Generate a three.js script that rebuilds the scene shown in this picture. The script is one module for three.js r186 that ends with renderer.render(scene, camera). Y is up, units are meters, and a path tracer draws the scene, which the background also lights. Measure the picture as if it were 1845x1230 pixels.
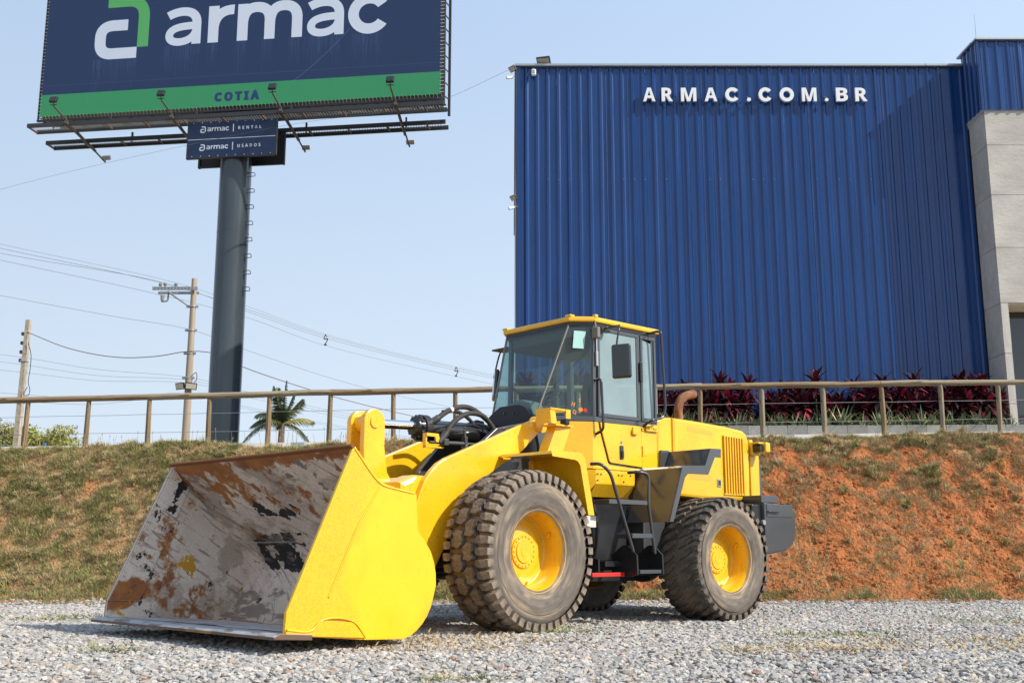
import * as THREE from 'three';
import { mergeGeometries, mergeVertices, toCreasedNormals } from 'three/addons/utils/BufferGeometryUtils.js';
import { RoundedBoxGeometry } from 'three/addons/geometries/RoundedBoxGeometry.js';
import { TextGeometry } from 'three/addons/geometries/TextGeometry.js';
import { FontLoader } from 'three/addons/loaders/FontLoader.js';

// ---------------------------------------------------------------- camera, sky, sun, exposure
const scene = new THREE.Scene();
const camera = new THREE.PerspectiveCamera(35.0, 1845 / 1230, 0.1, 2500);
camera.position.set(0, 0.73, 0);
camera.rotation.set(0.1884, 0, 0);
const renderer = new THREE.WebGLRenderer({ antialias: true });
renderer.toneMapping = THREE.LinearToneMapping;
renderer.toneMappingExposure = 1.14;
renderer.shadowMap.enabled = true;

const SUN = new THREE.Vector3(0.735, 0.63, 0.29).normalize();
function makeSky() {
  const W = 1024, H = 512, d = new Float32Array(W * H * 4);
  const v = new THREE.Vector3();
  for (let j = 0; j < H; j++) for (let i = 0; i < W; i++) {
    const el = ((j + 0.5) / H - 0.5) * Math.PI, az = ((i + 0.5) / W - 0.5) * 2 * Math.PI;
    v.set(Math.cos(el) * Math.cos(az), Math.sin(el), Math.cos(el) * Math.sin(az));
    const e = Math.max(0, Math.sin(el));
    const horizon = Math.exp(-e * 1.65);                       // thick hazy air low down
    const g = Math.max(0, v.dot(SUN));
    const glow = 0.10 * g + 0.5 * Math.pow(g, 10) + 2.0 * Math.pow(g, 90);
    const side = 0.5 + 0.5 * (v.x * SUN.x + v.z * SUN.z) / 0.75;   // air on the sun's side is brighter
    const k = 4 * (j * W + i), s = 0.96 + 0.34 * side;
    const zen = [0.185, 0.345, 0.64], low = [0.68, 0.775, 0.855];
    for (let c = 0; c < 3; c++) {
      let x = zen[c] + (low[c] - zen[c]) * horizon;
      x = x * s + glow * [1.0, 0.95, 0.85][c];
      if (el < 0) x = [0.30, 0.27, 0.23][c];
      d[k + c] = x;
    }
    d[k + 3] = 1;
  }
  const t = new THREE.DataTexture(d, W, H, THREE.RGBAFormat, THREE.FloatType);
  t.mapping = THREE.EquirectangularReflectionMapping; t.magFilter = THREE.LinearFilter; t.minFilter = THREE.LinearFilter;
  t.colorSpace = THREE.LinearSRGBColorSpace; t.needsUpdate = true;
  return t;
}
scene.background = makeSky(); scene.environment = scene.background;
const sun = new THREE.DirectionalLight(new THREE.Color(1.0, 0.94, 0.84), 5.0);
sun.position.copy(SUN).multiplyScalar(60); sun.target.position.set(0, 0, -14);
sun.position.add(sun.target.position);
sun.castShadow = true; sun.shadow.mapSize.set(4096, 4096); sun.shadow.radius = 1;
Object.assign(sun.shadow.camera, { left: -30, right: 30, top: 30, bottom: -30, near: 1, far: 140 });
scene.add(sun, sun.target);

// ---------------------------------------------------------------- helpers
function rng(seed) { let a = seed >>> 0; return () => { a = (a + 0x6D2B79F5) | 0; let t = Math.imul(a ^ (a >>> 15), 1 | a); t = (t + Math.imul(t ^ (t >>> 7), 61 | t)) ^ t; return ((t ^ (t >>> 14)) >>> 0) / 4294967296; }; }
const R0 = rng(7);
function hash(x, y, s = 0) { let h = Math.imul(x | 0, 374761393) + Math.imul(y | 0, 668265263) + Math.imul(s | 0, 2147483647 ^ 0x5bd1e995); h = Math.imul(h ^ (h >>> 13), 1274126177); return ((h ^ (h >>> 16)) >>> 0) / 4294967296; }
function vn(x, y, s = 0) { const xi = Math.floor(x), yi = Math.floor(y); let u = x - xi, v = y - yi; u = u * u * (3 - 2 * u); v = v * v * (3 - 2 * v); const a = hash(xi, yi, s), b = hash(xi + 1, yi, s), c = hash(xi, yi + 1, s), d = hash(xi + 1, yi + 1, s); return a + (b - a) * u + (c - a) * v + (a - b - c + d) * u * v; }
function fbm(x, y, o = 4, s = 0) { let f = 0, a = 0.5, t = 0; for (let i = 0; i < o; i++) { f += a * vn(x, y, s + i * 17); t += a; x = x * 2.03 + 11.3; y = y * 2.03 + 5.7; a *= 0.5; } return f / t; }
function rag(x, y, s = 0) { let f = 0, a = 0.5, t = 0; for (let i = 0; i < 7; i++) { f += a * vn(x, y, s + i * 13); t += a; x = x * 2.07 + 3.1; y = y * 2.07 + 8.9; a *= 0.66; } return f / t; }   // ragged noise
const sst = (a, b, x) => { const t = Math.min(1, Math.max(0, (x - a) / (b - a))); return t * t * (3 - 2 * t); };
const mix = (a, b, t) => a + (b - a) * t;
const mix3 = (a, b, t) => [mix(a[0], b[0], t), mix(a[1], b[1], t), mix(a[2], b[2], t)];
const V = (x, y, z) => new THREE.Vector3(x, y, z);
const lin = (r, g, b) => new THREE.Color().setRGB(r, g, b);
// texture from a function of (u, v) in 0..1 (v up) giving sRGB 0..255
function tex(w, h, fn, { srgb = true, rep = true } = {}) {
  const d = new Uint8Array(w * h * 4);
  for (let j = 0; j < h; j++) for (let i = 0; i < w; i++) { const c = fn((i + 0.5) / w, (j + 0.5) / h, i, j), k = 4 * (j * w + i); d[k] = Math.max(0, Math.min(255, c[0])); d[k + 1] = Math.max(0, Math.min(255, c[1])); d[k + 2] = Math.max(0, Math.min(255, c[2])); d[k + 3] = 255; }
  const t = new THREE.DataTexture(d, w, h); t.magFilter = THREE.LinearFilter; t.minFilter = THREE.LinearMipmapLinearFilter; t.generateMipmaps = true;
  if (srgb) t.colorSpace = THREE.SRGBColorSpace;
  t.wrapS = t.wrapT = rep ? THREE.RepeatWrapping : THREE.ClampToEdgeWrapping; t.needsUpdate = true; return t;
}
// periodic fbm for tiling textures
function pfbm(u, v, n, o = 4, s = 0) { let f = 0, a = 0.5, t = 0; for (let i = 0; i < o; i++) { const x = u * n, y = v * n, xi = Math.floor(x), yi = Math.floor(y); let p = x - xi, q = y - yi; p = p * p * (3 - 2 * p); q = q * q * (3 - 2 * q); const m = (k) => ((k % n) + n) % n; const A = hash(m(xi), m(yi), s + i), B = hash(m(xi + 1), m(yi), s + i), C = hash(m(xi), m(yi + 1), s + i), D = hash(m(xi + 1), m(yi + 1), s + i); f += a * (A + (B - A) * p + (C - A) * q + (A - B - C + D) * p * q); t += a; n *= 2; a *= 0.5; } return f / t; }
const gray = (x) => [x * 255, x * 255, x * 255];

const names = {};
function numbered(n) { const c = names[n] = (names[n] ?? -1) + 1; return c ? `${n}_${String(c).padStart(3, '0')}` : n; }
function sh(o) { o.castShadow = true; o.receiveShadow = true; return o; }
function thing(name, label, category, group) { const o = new THREE.Group(); o.name = numbered(name); o.userData = { label, category }; if (group) o.userData.group = group; scene.add(o); return o; }
function single(name, geo, m, label, category, group) { const o = sh(new THREE.Mesh(geo, m)); o.name = numbered(name); o.userData = { label, category }; if (group) o.userData.group = group; scene.add(o); return o; }
function struct(name, geo, m) { const o = sh(new THREE.Mesh(geo, m)); o.name = name; o.userData.kind = 'structure'; scene.add(o); return o; }
function part(parent, name, geo, m, label) { const o = sh(new THREE.Mesh(Array.isArray(geo) ? merge(geo) : geo, m)); o.name = name; if (label) o.userData.label = label; parent.add(o); return o; }
function grp(parent, name, label) { const o = new THREE.Group(); o.name = name; if (label) o.userData.label = label; parent.add(o); return o; }
function merge(list) {
  const l = list.map((g) => { let q = g.index ? g.toNonIndexed() : g; for (const k of Object.keys(q.attributes)) if (!['position', 'normal', 'uv'].includes(k)) q.deleteAttribute(k); if (!q.attributes.uv) q.setAttribute('uv', new THREE.BufferAttribute(new Float32Array(q.attributes.position.count * 2), 2)); if (!q.attributes.normal) q.computeVertexNormals(); return q; });
  return l.length === 1 ? l[0] : mergeGeometries(l);
}
function T(g, x = 0, y = 0, z = 0, rx = 0, ry = 0, rz = 0) { if (rx) g.rotateX(rx); if (ry) g.rotateY(ry); if (rz) g.rotateZ(rz); return g.translate(x, y, z); }
const bx = (w, h, d, x = 0, y = 0, z = 0, r = 0) => { const g = r ? new RoundedBoxGeometry(w, h, d, 2, Math.min(r, w / 2.01, h / 2.01, d / 2.01)) : new THREE.BoxGeometry(w, h, d); return g.translate(x, y, z); };
const span = (x0, x1, y0, y1, z0, z1, r = 0) => bx(Math.abs(x1 - x0), Math.abs(y1 - y0), Math.abs(z1 - z0), (x0 + x1) / 2, (y0 + y1) / 2, (z0 + z1) / 2, r);
function exz(pts, z0, z1, bev = 0, holes = []) {      // outline in x,y pushed along z
  const s = new THREE.Shape(pts.map((p) => new THREE.Vector2(p[0], p[1])));
  for (const h of holes) s.holes.push(h instanceof THREE.Path ? h : new THREE.Path(h.map((p) => new THREE.Vector2(p[0], p[1]))));
  return new THREE.ExtrudeGeometry(s, { depth: z1 - z0 - 2 * bev, bevelEnabled: bev > 0, bevelThickness: bev, bevelSize: bev, bevelOffset: -bev, bevelSegments: 2, curveSegments: 10 }).translate(0, 0, z0 + bev);
}
function exy(pts, y0, y1, bev = 0) {                   // outline in x,z pushed along y
  const g = exz(pts.map((p) => [p[0], -p[1]]), y0, y1, bev); return g.rotateX(-Math.PI / 2);
}
function slab(P, t) {                                  // flat outline in space given a thickness on its back
  const p = P.map((q) => V(...q)), n = V(0, 0, 0);
  for (let i = 0; i < p.length; i++) { const a = p[i], b = p[(i + 1) % p.length]; n.x += (a.y - b.y) * (a.z + b.z); n.y += (a.z - b.z) * (a.x + b.x); n.z += (a.x - b.x) * (a.y + b.y); }
  n.normalize();
  const ux = Math.abs(n.y) > 0.9 ? V(1, 0, 0) : V(0, 1, 0).cross(n).normalize(), uy = n.clone().cross(ux).normalize(); if (Math.abs(n.y) > 0.9) { ux.crossVectors(uy, n); }
  const q2 = p.map((q) => new THREE.Vector2(q.dot(ux), q.dot(uy)));
  const tri = THREE.ShapeUtils.triangulateShape(q2, []), pos = [], nor = [], uv = [];
  const push = (q, m) => { pos.push(q.x, q.y, q.z); nor.push(m.x, m.y, m.z); uv.push(q.dot(ux), q.dot(uy)); };
  const bk = p.map((q) => q.clone().addScaledVector(n, -t)), m = n.clone().negate();
  for (const [a, b, c] of tri) { const f = p[b].clone().sub(p[a]).cross(p[c].clone().sub(p[a])).dot(n) > 0 ? [a, b, c] : [a, c, b]; for (const i of f) push(p[i], n); for (const i of [f[0], f[2], f[1]]) push(bk[i], m); }
  for (let i = 0; i < p.length; i++) { const j = (i + 1) % p.length, e = p[j].clone().sub(p[i]).cross(n).normalize(); for (const q of [p[i], bk[i], p[j], p[j], bk[i], bk[j]]) push(q, e); }
  const g = new THREE.BufferGeometry(); g.setAttribute('position', new THREE.Float32BufferAttribute(pos, 3)); g.setAttribute('normal', new THREE.Float32BufferAttribute(nor, 3)); g.setAttribute('uv', new THREE.Float32BufferAttribute(uv, 2)); return g;
}
function tube(pts, r, seg = 24, rad = 10, closed = false) { const c = new THREE.CatmullRomCurve3(pts.map((p) => p.isVector3 ? p : V(...p)), closed, 'centripetal'); return new THREE.TubeGeometry(c, seg, r, rad, closed); }
function pipe(pts, r, fillet = 0.06, rad = 10) {       // bent pipe: straight runs joined by arcs, capped
  const P = pts.map((p) => V(...p)), c = new THREE.CurvePath(); let last = P[0];
  for (let i = 1; i < P.length - 1; i++) { const a = P[i].clone().sub(P[i - 1]), b = P[i + 1].clone().sub(P[i]), f = Math.min(fillet, a.length() / 2.1, b.length() / 2.1), s = P[i].clone().addScaledVector(a.normalize(), -f), e = P[i].clone().addScaledVector(b.normalize(), f); c.add(new THREE.LineCurve3(last, s)); c.add(new THREE.QuadraticBezierCurve3(s, P[i], e)); last = e; }
  c.add(new THREE.LineCurve3(last, P[P.length - 1]));
  const L = c.getLength(), g = new THREE.TubeGeometry(c, Math.max(8, Math.min(60, Math.ceil(L / 0.03))), r, rad);
  return merge([g, ball(P[0], r), ball(P[P.length - 1], r)]);
}
const ball = (p, r) => new THREE.SphereGeometry(r, 8, 6).translate(p.x, p.y, p.z);
function rod(a, b, r0, r1 = r0, n = 12) { const A = a.isVector3 ? a : V(...a), B = b.isVector3 ? b : V(...b), d = B.clone().sub(A), g = new THREE.CylinderGeometry(r1, r0, d.length(), n); g.applyQuaternion(new THREE.Quaternion().setFromUnitVectors(V(0, 1, 0), d.normalize())); return g.translate((A.x + B.x) / 2, (A.y + B.y) / 2, (A.z + B.z) / 2); }
const disc = (x, y, z, r, h, n = 24) => new THREE.CylinderGeometry(r, r, h, n).rotateX(Math.PI / 2).translate(x, y, z);   // axis along z

// ---------------------------------------------------------------- materials
const M = (o) => new THREE.MeshStandardMaterial(o), MP = (o) => new THREE.MeshPhysicalMaterial(o);
const noiseT = tex(512, 512, (u, v) => gray(0.30 + 0.5 * pfbm(u, v, 6, 6, 3)), { srgb: false });
const fineT = tex(512, 512, (u, v) => gray(pfbm(u, v, 32, 4, 9)), { srgb: false });
const paintT = tex(512, 512, (u, v) => { const n = pfbm(u, v, 3, 7, 21), sp = pfbm(u, v, 64, 2, 5) > 0.79 ? 0.88 : 1, sc = pfbm(u, v * 8 % 1, 48, 3, 23) > 0.735 ? 0.93 : 1; const k = (0.89 + 0.15 * n) * sp * sc; return [255 * k, 255 * k * (0.985 + 0.03 * n), 255 * k * 0.98]; });
const mat = {
  yellow: MP({ color: lin(0.86, 0.468, 0.013), map: paintT, roughness: 0.42, roughnessMap: noiseT, clearcoat: 0.35, clearcoatRoughness: 0.25 }),
  rimYellow: MP({ color: lin(0.86, 0.468, 0.013), map: paintT, roughness: 0.38, clearcoat: 0.5, clearcoatRoughness: 0.2 }),
  grey: MP({ color: lin(0.052, 0.055, 0.058), roughness: 0.34, roughnessMap: noiseT, clearcoat: 0.6, clearcoatRoughness: 0.12 }),
  black: M({ color: lin(0.018, 0.018, 0.019), roughness: 0.55, roughnessMap: noiseT }),
  gloss: MP({ color: lin(0.012, 0.012, 0.013), roughness: 0.25, clearcoat: 0.7, clearcoatRoughness: 0.08 }),
  steelDark: MP({ color: lin(0.045, 0.043, 0.041), roughness: 0.42, clearcoat: 0.4, clearcoatRoughness: 0.2 }),
  chrome: M({ color: lin(0.75, 0.74, 0.72), metalness: 1, roughness: 0.16 }),
  hose: M({ color: lin(0.030, 0.025, 0.021), roughness: 0.75, bumpMap: fineT, bumpScale: 0.002 }),
  white: M({ color: lin(0.72, 0.72, 0.70), roughness: 0.5 }),
  red: M({ color: lin(0.55, 0.022, 0.015), roughness: 0.45 }),
  rustPipe: M({ color: lin(0.26, 0.13, 0.07), roughness: 0.9, bumpMap: fineT, bumpScale: 0.004, map: tex(256, 256, (u, v) => { const n = pfbm(u, v, 6, 5, 77), k = 0.55 + 0.7 * n; return [255 * k, 250 * k * (0.9 + 0.1 * n), 245 * k * (0.85 + 0.1 * n)]; }) }),
  galv: M({ color: lin(0.36, 0.37, 0.38), metalness: 0.6, roughness: 0.45 }),
  seat: M({ color: lin(0.03, 0.03, 0.034), roughness: 0.85 }),
  interior: M({ color: lin(0.10, 0.095, 0.085), roughness: 0.85 }),
};
// ---------------------------------------------------------------- terrain
const topY = (x) => 2.69 + 0.0155 * Math.max(-30, Math.min(22, x));     // height of the terrace along the bank's crest
const footZ = (x) => -16.55 + 0.28 * (vn(x * 0.35, 3.1, 4) - 0.5);
const crestZ = (x) => -19.75 + 0.30 * (vn(x * 0.4, 9.7, 6) - 0.5);
const yardY = (x, z) => -0.012 + 0.035 * (fbm(x * 0.35 + 7, z * 0.35, 3, 2) - 0.5) + 0.012 * (fbm(x * 1.7, z * 1.7, 2, 5) - 0.5) - 0.035 * sst(-9.5, -12.0, z);
function bank(x, s) {                                                     // s 0 at the foot, 1 at the crest, >1 on the terrace
  const zf = footZ(x), zc = crestZ(x);
  const z = s <= 1 ? mix(zf, zc, s) : zc - (s - 1) * 3.2;
  const e = s < 1 ? (0.10 * s + 0.90 * s * s * (3 - 2 * s)) * 0.55 + 0.45 * Math.min(1, s * 1.06) : 1;
  let y = mix(yardY(x, zf), topY(x) - 0.075, Math.min(1, e));
  return [z, y];
}
{
  const yard = new THREE.PlaneGeometry(160, 110, 320, 220).rotateX(-Math.PI / 2).translate(0, 0, 36);
  const p = yard.attributes.position;
  for (let i = 0; i < p.count; i++) { const x = p.getX(i), z = p.getZ(i); p.setY(i, yardY(x, z) - 0.012); }
  yard.computeVertexNormals();
  const uv = yard.attributes.uv; for (let i = 0; i < p.count; i++) uv.setXY(i, p.getX(i) / 1.7, p.getZ(i) / 1.7);
  const gt = tex(1024, 1024, (u, v) => { const a = pfbm(u, v, 44, 3, 31), b = pfbm(u, v, 4, 4, 12), k = 0.42 + 0.62 * a + 0.12 * (b - 0.5); return [k * 205, k * 200, k * 193]; });
  struct('gravel_yard', yard, M({ map: gt, color: lin(0.60, 0.565, 0.515), roughness: 0.95, bumpMap: tex(1024, 1024, (u, v) => gray(pfbm(u, v, 44, 3, 31)), { srgb: false }), bumpScale: 0.03 }));
}
// loose crushed stone lying on the yard
{
  const r = rng(501), root = new THREE.Group(); root.name = 'gravel_stones'; root.userData = { kind: 'stuff', label: 'loose grey crushed stone covering the yard', category: 'gravel' }; scene.add(root);
  const kinds = [];
  for (let k = 0; k < 6; k++) {
    const g = new THREE.IcosahedronGeometry(1, k < 4 ? 1 : 0), p = g.attributes.position, seen = {};
    for (let i = 0; i < p.count; i++) { const key = [p.getX(i), p.getY(i), p.getZ(i)].map((q) => q.toFixed(3)).join(); const f = seen[key] ??= 0.62 + 0.62 * r(); p.setXYZ(i, p.getX(i) * f * 1.12, p.getY(i) * f * 0.58, p.getZ(i) * f * 0.9); }
    g.computeVertexNormals(); kinds.push(g);
  }
  const sm = M({ color: 0xffffff, roughness: 0.92 });
  const lists = kinds.map(() => []);
  const put = (x, z, s, lift = 0) => lists[Math.floor(r() * 6)].push([x, yardY(x, z) + s * (0.25 + lift), z, s]);
  for (let n = 0; n < 380000; n++) {
    const d = 4.2 + 13.6 * Math.pow(r(), 0.72), x = (r() * 2 - 1) * (d * 0.60 + 1.2), z = -d;
    const edge = fbm(x * 1.3, z * 1.3, 3, 40);
    { const g = (z - footZ(x) - mix(2.1, 0.95, sst(-3, 5, x)) - 1.6 * (edge - 0.5)) / 0.5; if (g < 0 && r() < Math.min(0.94, 0.40 - g * 0.5)) continue; }
    if (fbm(x * 0.55 + 3, z * 1.1, 3, 77) > 0.62 && r() < 0.45) continue;          // thin patches
    const far = sst(6, 15, d), s = (0.0085 + 0.0185 * Math.pow(r(), 2.0)) * (1 + 0.3 * far);
    put(x, z, s, r() * 0.5);
  }
  for (let n = 0; n < 1500; n++) { const d = 4.4 + 12 * r(), x = (r() * 2 - 1) * (d * 0.58 + 1); put(x, -d, 0.022 + 0.018 * r(), 0.2); }
  const c = new THREE.Color(), m4 = new THREE.Matrix4(), q = new THREE.Quaternion(), e = new THREE.Euler();
  lists.forEach((L, k) => {
    const im = sh(new THREE.InstancedMesh(kinds[k], sm, L.length)); im.name = 'stones'; im.userData.kind = 'stuff';
    L.forEach(([x, y, z, s], i) => {
      e.set((r() - 0.5) * 0.9, r() * 6.28, (r() - 0.5) * 0.9); q.setFromEuler(e); m4.compose(V(x, y, z), q, V(s, s, s)); im.setMatrixAt(i, m4);
      const t = r(), b = 0.23 + 0.20 * r(); if (t < 0.07) c.setRGB(b * 1.15, b * 0.92, b * 0.70); else if (t < 0.078) c.setRGB(b * 0.95, b * 0.5, b * 0.32); else if (t < 0.35) c.setRGB(b * 0.92, b * 0.89, b * 0.86); else c.setRGB(b * 1.10, b * 1.01, b * 0.90); im.setColorAt(i, c);
    });
    root.add(im);
  });
}
// embankment
{
  const nx = 900, ns = 240, x0 = -26, x1 = 26, pos = [], col = [], idx = [], uv = [];
  for (let j = 0; j <= ns; j++) for (let i = 0; i <= nx; i++) {
    const x = mix(x0, x1, i / nx), s = mix(-0.80, 1.30, j / ns); let [z, y] = s < 0 ? [footZ(x) - s * 3.2, yardY(x, footZ(x) - s * 3.2) + 0.016 + 0.034 * s + 0.022 * (fbm(x * 5, s * 16, 3, 59) - 0.5)] : bank(x, s);
    const inn = sst(0.02, 0.12, s) * (1 - sst(0.98, 1.12, s));
    const big = fbm(x * 0.9, s * 3.2, 3, 50) - 0.5, midn = fbm(x * 4.2 + s * 2, s * 13, 4, 51) - 0.5, rill = fbm(x * 6 + s * 5.0, s * 4 + x * 0.3, 3, 52) - 0.5, fine = fbm(x * 16, s * 48, 2, 58) - 0.5;
    const d = inn * (0.22 * big + 0.10 * midn + 0.055 * rill + 0.05 * fine);
    z += d * 0.62; y += d * 0.78;
    pos.push(x, y, z); uv.push(x, s * 4.2);
    const soilSide = sst(-2, 5, x) * (1 - 0.75 * sst(0.45, 0.95, s)) + 0.16;
    const soil = sst(0.35, 0.62, soilSide * 0.75 + 0.75 * (fbm(x * 1.1, s * 3.6, 4, 53) - 0.32));
    const tone = 0.80 + 0.42 * fbm(x * 9, s * 30, 3, 54);
    let c = mix3([0.30, 0.175, 0.075], [0.345, 0.108, 0.027], soil);
    c = mix3(c, [0.40, 0.145, 0.042], 0.5 * sst(0.5, 0.8, fbm(x * 2.5, s * 9, 3, 55)));
    c = mix3(c, [0.27, 0.20, 0.12], 0.75 * sst(0.92, 1.05, s) + 0.75 * (1 - sst(-0.04, 0.05, s + 0.06 * (fbm(x * 2, 1, 3, 57) - 0.5))));
    col.push(c[0] * tone, c[1] * tone, c[2] * tone);
  }
  for (let j = 0; j < ns; j++) for (let i = 0; i < nx; i++) { const a = j * (nx + 1) + i, b = a + 1, c = a + nx + 1, d = c + 1; idx.push(a, b, c, b, d, c); }
  const g = new THREE.BufferGeometry(); g.setAttribute('position', new THREE.Float32BufferAttribute(pos, 3)); g.setAttribute('color', new THREE.Float32BufferAttribute(col, 3)); g.setAttribute('uv', new THREE.Float32BufferAttribute(uv, 2)); g.setIndex(idx); g.computeVertexNormals();
  const bt = tex(512, 512, (u, v) => gray(pfbm(u, v, 24, 5, 61)), { srgb: false });
  struct('embankment', g, M({ vertexColors: true, roughness: 0.97, bumpMap: bt, bumpScale: 0.05 }));
  const up = new THREE.PlaneGeometry(1400, 900, 140, 1).rotateX(-Math.PI / 2).translate(0, 0, -470.6), p = up.attributes.position;
  for (let i = 0; i < p.count; i++) p.setY(i, topY(p.getX(i)) - 0.085);
  up.computeVertexNormals(); struct('terrace_ground', up, M({ color: lin(0.30, 0.24, 0.14), roughness: 0.97, bumpMap: fineT, bumpScale: 0.02 }));
}
// grass on the bank
{
  const r = rng(911);
  const tuft = (n, len, spread, wid) => { const pos = [], nor = []; for (let k = 0; k < n; k++) { const a = r() * 6.283, L = len * (0.55 + 0.7 * r()), b0 = spread * r(), ca = Math.cos(a), sa = Math.sin(a), lean = 0.25 + 0.9 * r(), ox = ca * b0 * 0.4, oz = sa * b0 * 0.4, w = wid * (0.6 + 0.7 * r()); const m = [ox + ca * L * 0.42 * lean, L * 0.62, oz + sa * L * 0.42 * lean], t = [ox + ca * L * lean, L * (0.95 - 0.55 * lean * r()), oz + sa * L * lean]; const px = -sa * w, pz = ca * w; const A = [ox - px, -0.01, oz - pz], B = [ox + px, -0.01, oz + pz], C = [m[0] - px * 0.8, m[1], m[2] - pz * 0.8], D = [m[0] + px * 0.8, m[1], m[2] + pz * 0.8]; for (const q of [A, B, C, B, D, C, C, D, t]) pos.push(...q); } const g = new THREE.BufferGeometry(); g.setAttribute('position', new THREE.Float32BufferAttribute(pos, 3)); g.computeVertexNormals(); return g; };
  const kinds = [tuft(9, 0.055, 0.15, 0.0024), tuft(8, 0.07, 0.13, 0.0026), tuft(10, 0.042, 0.18, 0.0026), tuft(5, 0.105, 0.09, 0.0024), tuft(26, 0.13, 0.10, 0.0042)];
  const gm = M({ color: 0xffffff, roughness: 0.9, side: THREE.DoubleSide });
  const lists = kinds.map(() => []);
  const surf = (x, s) => { let [z, y] = bank(x, s); const inn = sst(0.02, 0.12, s) * (1 - sst(0.98, 1.12, s)); const d = inn * (0.22 * (fbm(x * 0.9, s * 3.2, 3, 50) - 0.5) + 0.10 * (fbm(x * 4.2 + s * 2, s * 13, 4, 51) - 0.5) + 0.055 * (fbm(x * 6 + s * 5, s * 4 + x * 0.3, 3, 52) - 0.5) + 0.05 * (fbm(x * 16, s * 48, 2, 58) - 0.5)); return V(x, y + d * 0.78, z + d * 0.62); };
  for (let n = 0; n < 760000; n++) {
    const x = mix(-13.5, 13.5, r()), s = mix(-0.60, 1.22, r());
    const soilSide = sst(-2, 5, x) * (1 - 0.75 * sst(0.45, 0.95, s)) + 0.16;
    const soil = sst(0.35, 0.62, soilSide * 0.75 + 0.75 * (fbm(x * 1.1, s * 3.6, 4, 53) - 0.32));
    const clump = fbm(x * 8.5, s * 27, 4, 70); let dens = 0.60 * (1 - 0.90 * soil) * sst(0.36, 0.62, clump) + 0.10 * sst(0.48, 0.66, clump) + 0.34 * sst(0.25, 0.65, s) * sst(0.40, 0.62, clump);
    const footG = Math.exp(-Math.pow((s - 0.03) / 0.05, 2)) * sst(0.47, 0.62, fbm(x * 1.7, s * 8, 3, 71)); dens += 0.5 * footG;
    dens += 0.30 * Math.exp(-Math.pow((s - 0.97) / 0.05, 2)); if (s > 1.05) dens *= 0.15;
    if (s < 0.0) dens = 0.10 * sst(0.45, 0.62, fbm(x * 1.6, s * 6, 3, 78)) + 0.3 * footG;
    if (r() > dens) continue;
    const green = sst(0.46, 0.66, fbm(x * 1.9 + 4, s * 7, 4, 72) + 0.13 * (1 - sst(-3, 4, x)) + 0.30 * footG - 0.03);
    const t = r(); let c;
    if (t < 0.08 + 0.62 * green) c = mix3([0.16, 0.175, 0.05], [0.32, 0.30, 0.10], r()); else if (t < 0.80) c = mix3([0.36, 0.26, 0.125], [0.55, 0.42, 0.22], r()); else c = mix3([0.24, 0.155, 0.075], [0.36, 0.23, 0.115], r());
    lists[Math.floor(r() * 4)].push([surf(x, s), (0.45 + 0.55 * r() + 0.45 * green * r()) * (1 - 0.45 * sst(0.93, 1.0, s)), c]);
  }
  for (let n = 0; n < 26000; n++) {                // taller single tussocks
    const x = mix(-13.5, 13.5, r()), s = mix(0.0, 0.98, Math.pow(r(), 0.8)), cl = fbm(x * 5 + 7, s * 16, 3, 79), side = sst(-1, 5, x) * (1 - sst(0.4, 0.8, s));
    if (cl < 0.575 + 0.05 * side || r() > 0.5 - 0.40 * side) continue;
    const c = r() < 0.42 ? mix3([0.13, 0.15, 0.042], [0.29, 0.28, 0.09], r()) : mix3([0.30, 0.215, 0.10], [0.50, 0.38, 0.19], r());
    lists[4].push([surf(x, s), 0.6 + 0.6 * r(), c]);
  }
  const root = new THREE.Group(); root.name = 'bank_grass'; root.userData = { kind: 'stuff', label: 'dry and green grass tufts growing on the red earth bank', category: 'grass' }; scene.add(root);
  const m4 = new THREE.Matrix4(), q = new THREE.Quaternion(), e = new THREE.Euler(), c = new THREE.Color();
  lists.forEach((L, k) => { const im = sh(new THREE.InstancedMesh(kinds[k], gm, L.length)); im.name = 'tufts'; im.userData.kind = 'stuff'; L.forEach(([p, s, cc], i) => { e.set(0.35 + (r() - 0.5) * 0.6, r() * 6.28, (r() - 0.5) * 0.6, 'XYZ'); q.setFromEuler(e); m4.compose(p, q, V(s, s, s)); im.setMatrixAt(i, m4); im.setColorAt(i, c.setRGB(...cc)); }); root.add(im); });
  // clods and crumbs of soil
  { const cg = new THREE.IcosahedronGeometry(1, 1), p = cg.attributes.position, seen = {}; for (let i = 0; i < p.count; i++) { const key = [p.getX(i), p.getY(i), p.getZ(i)].map((q) => q.toFixed(3)).join(), f = seen[key] ??= 0.6 + 0.6 * r(); p.setXYZ(i, p.getX(i) * f, p.getY(i) * f * 0.8, p.getZ(i) * f); } cg.computeVertexNormals();
    const C = []; for (let n = 0; n < 30000; n++) { const x = mix(-13.5, 13.5, r()), s = -0.25 + 1.2 * Math.pow(r(), 1.3); if (fbm(x * 2.2, s * 7, 3, 80) < 0.47 || r() > 0.25 + 0.75 * sst(-2, 4, x)) continue; C.push([x, s]); }
    const im = sh(new THREE.InstancedMesh(cg, M({ color: 0xffffff, roughness: 1 }), C.length)); im.name = 'soil_clods'; im.userData = { kind: 'stuff', label: 'loose clods of red soil on the bank', category: 'soil' };
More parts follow.
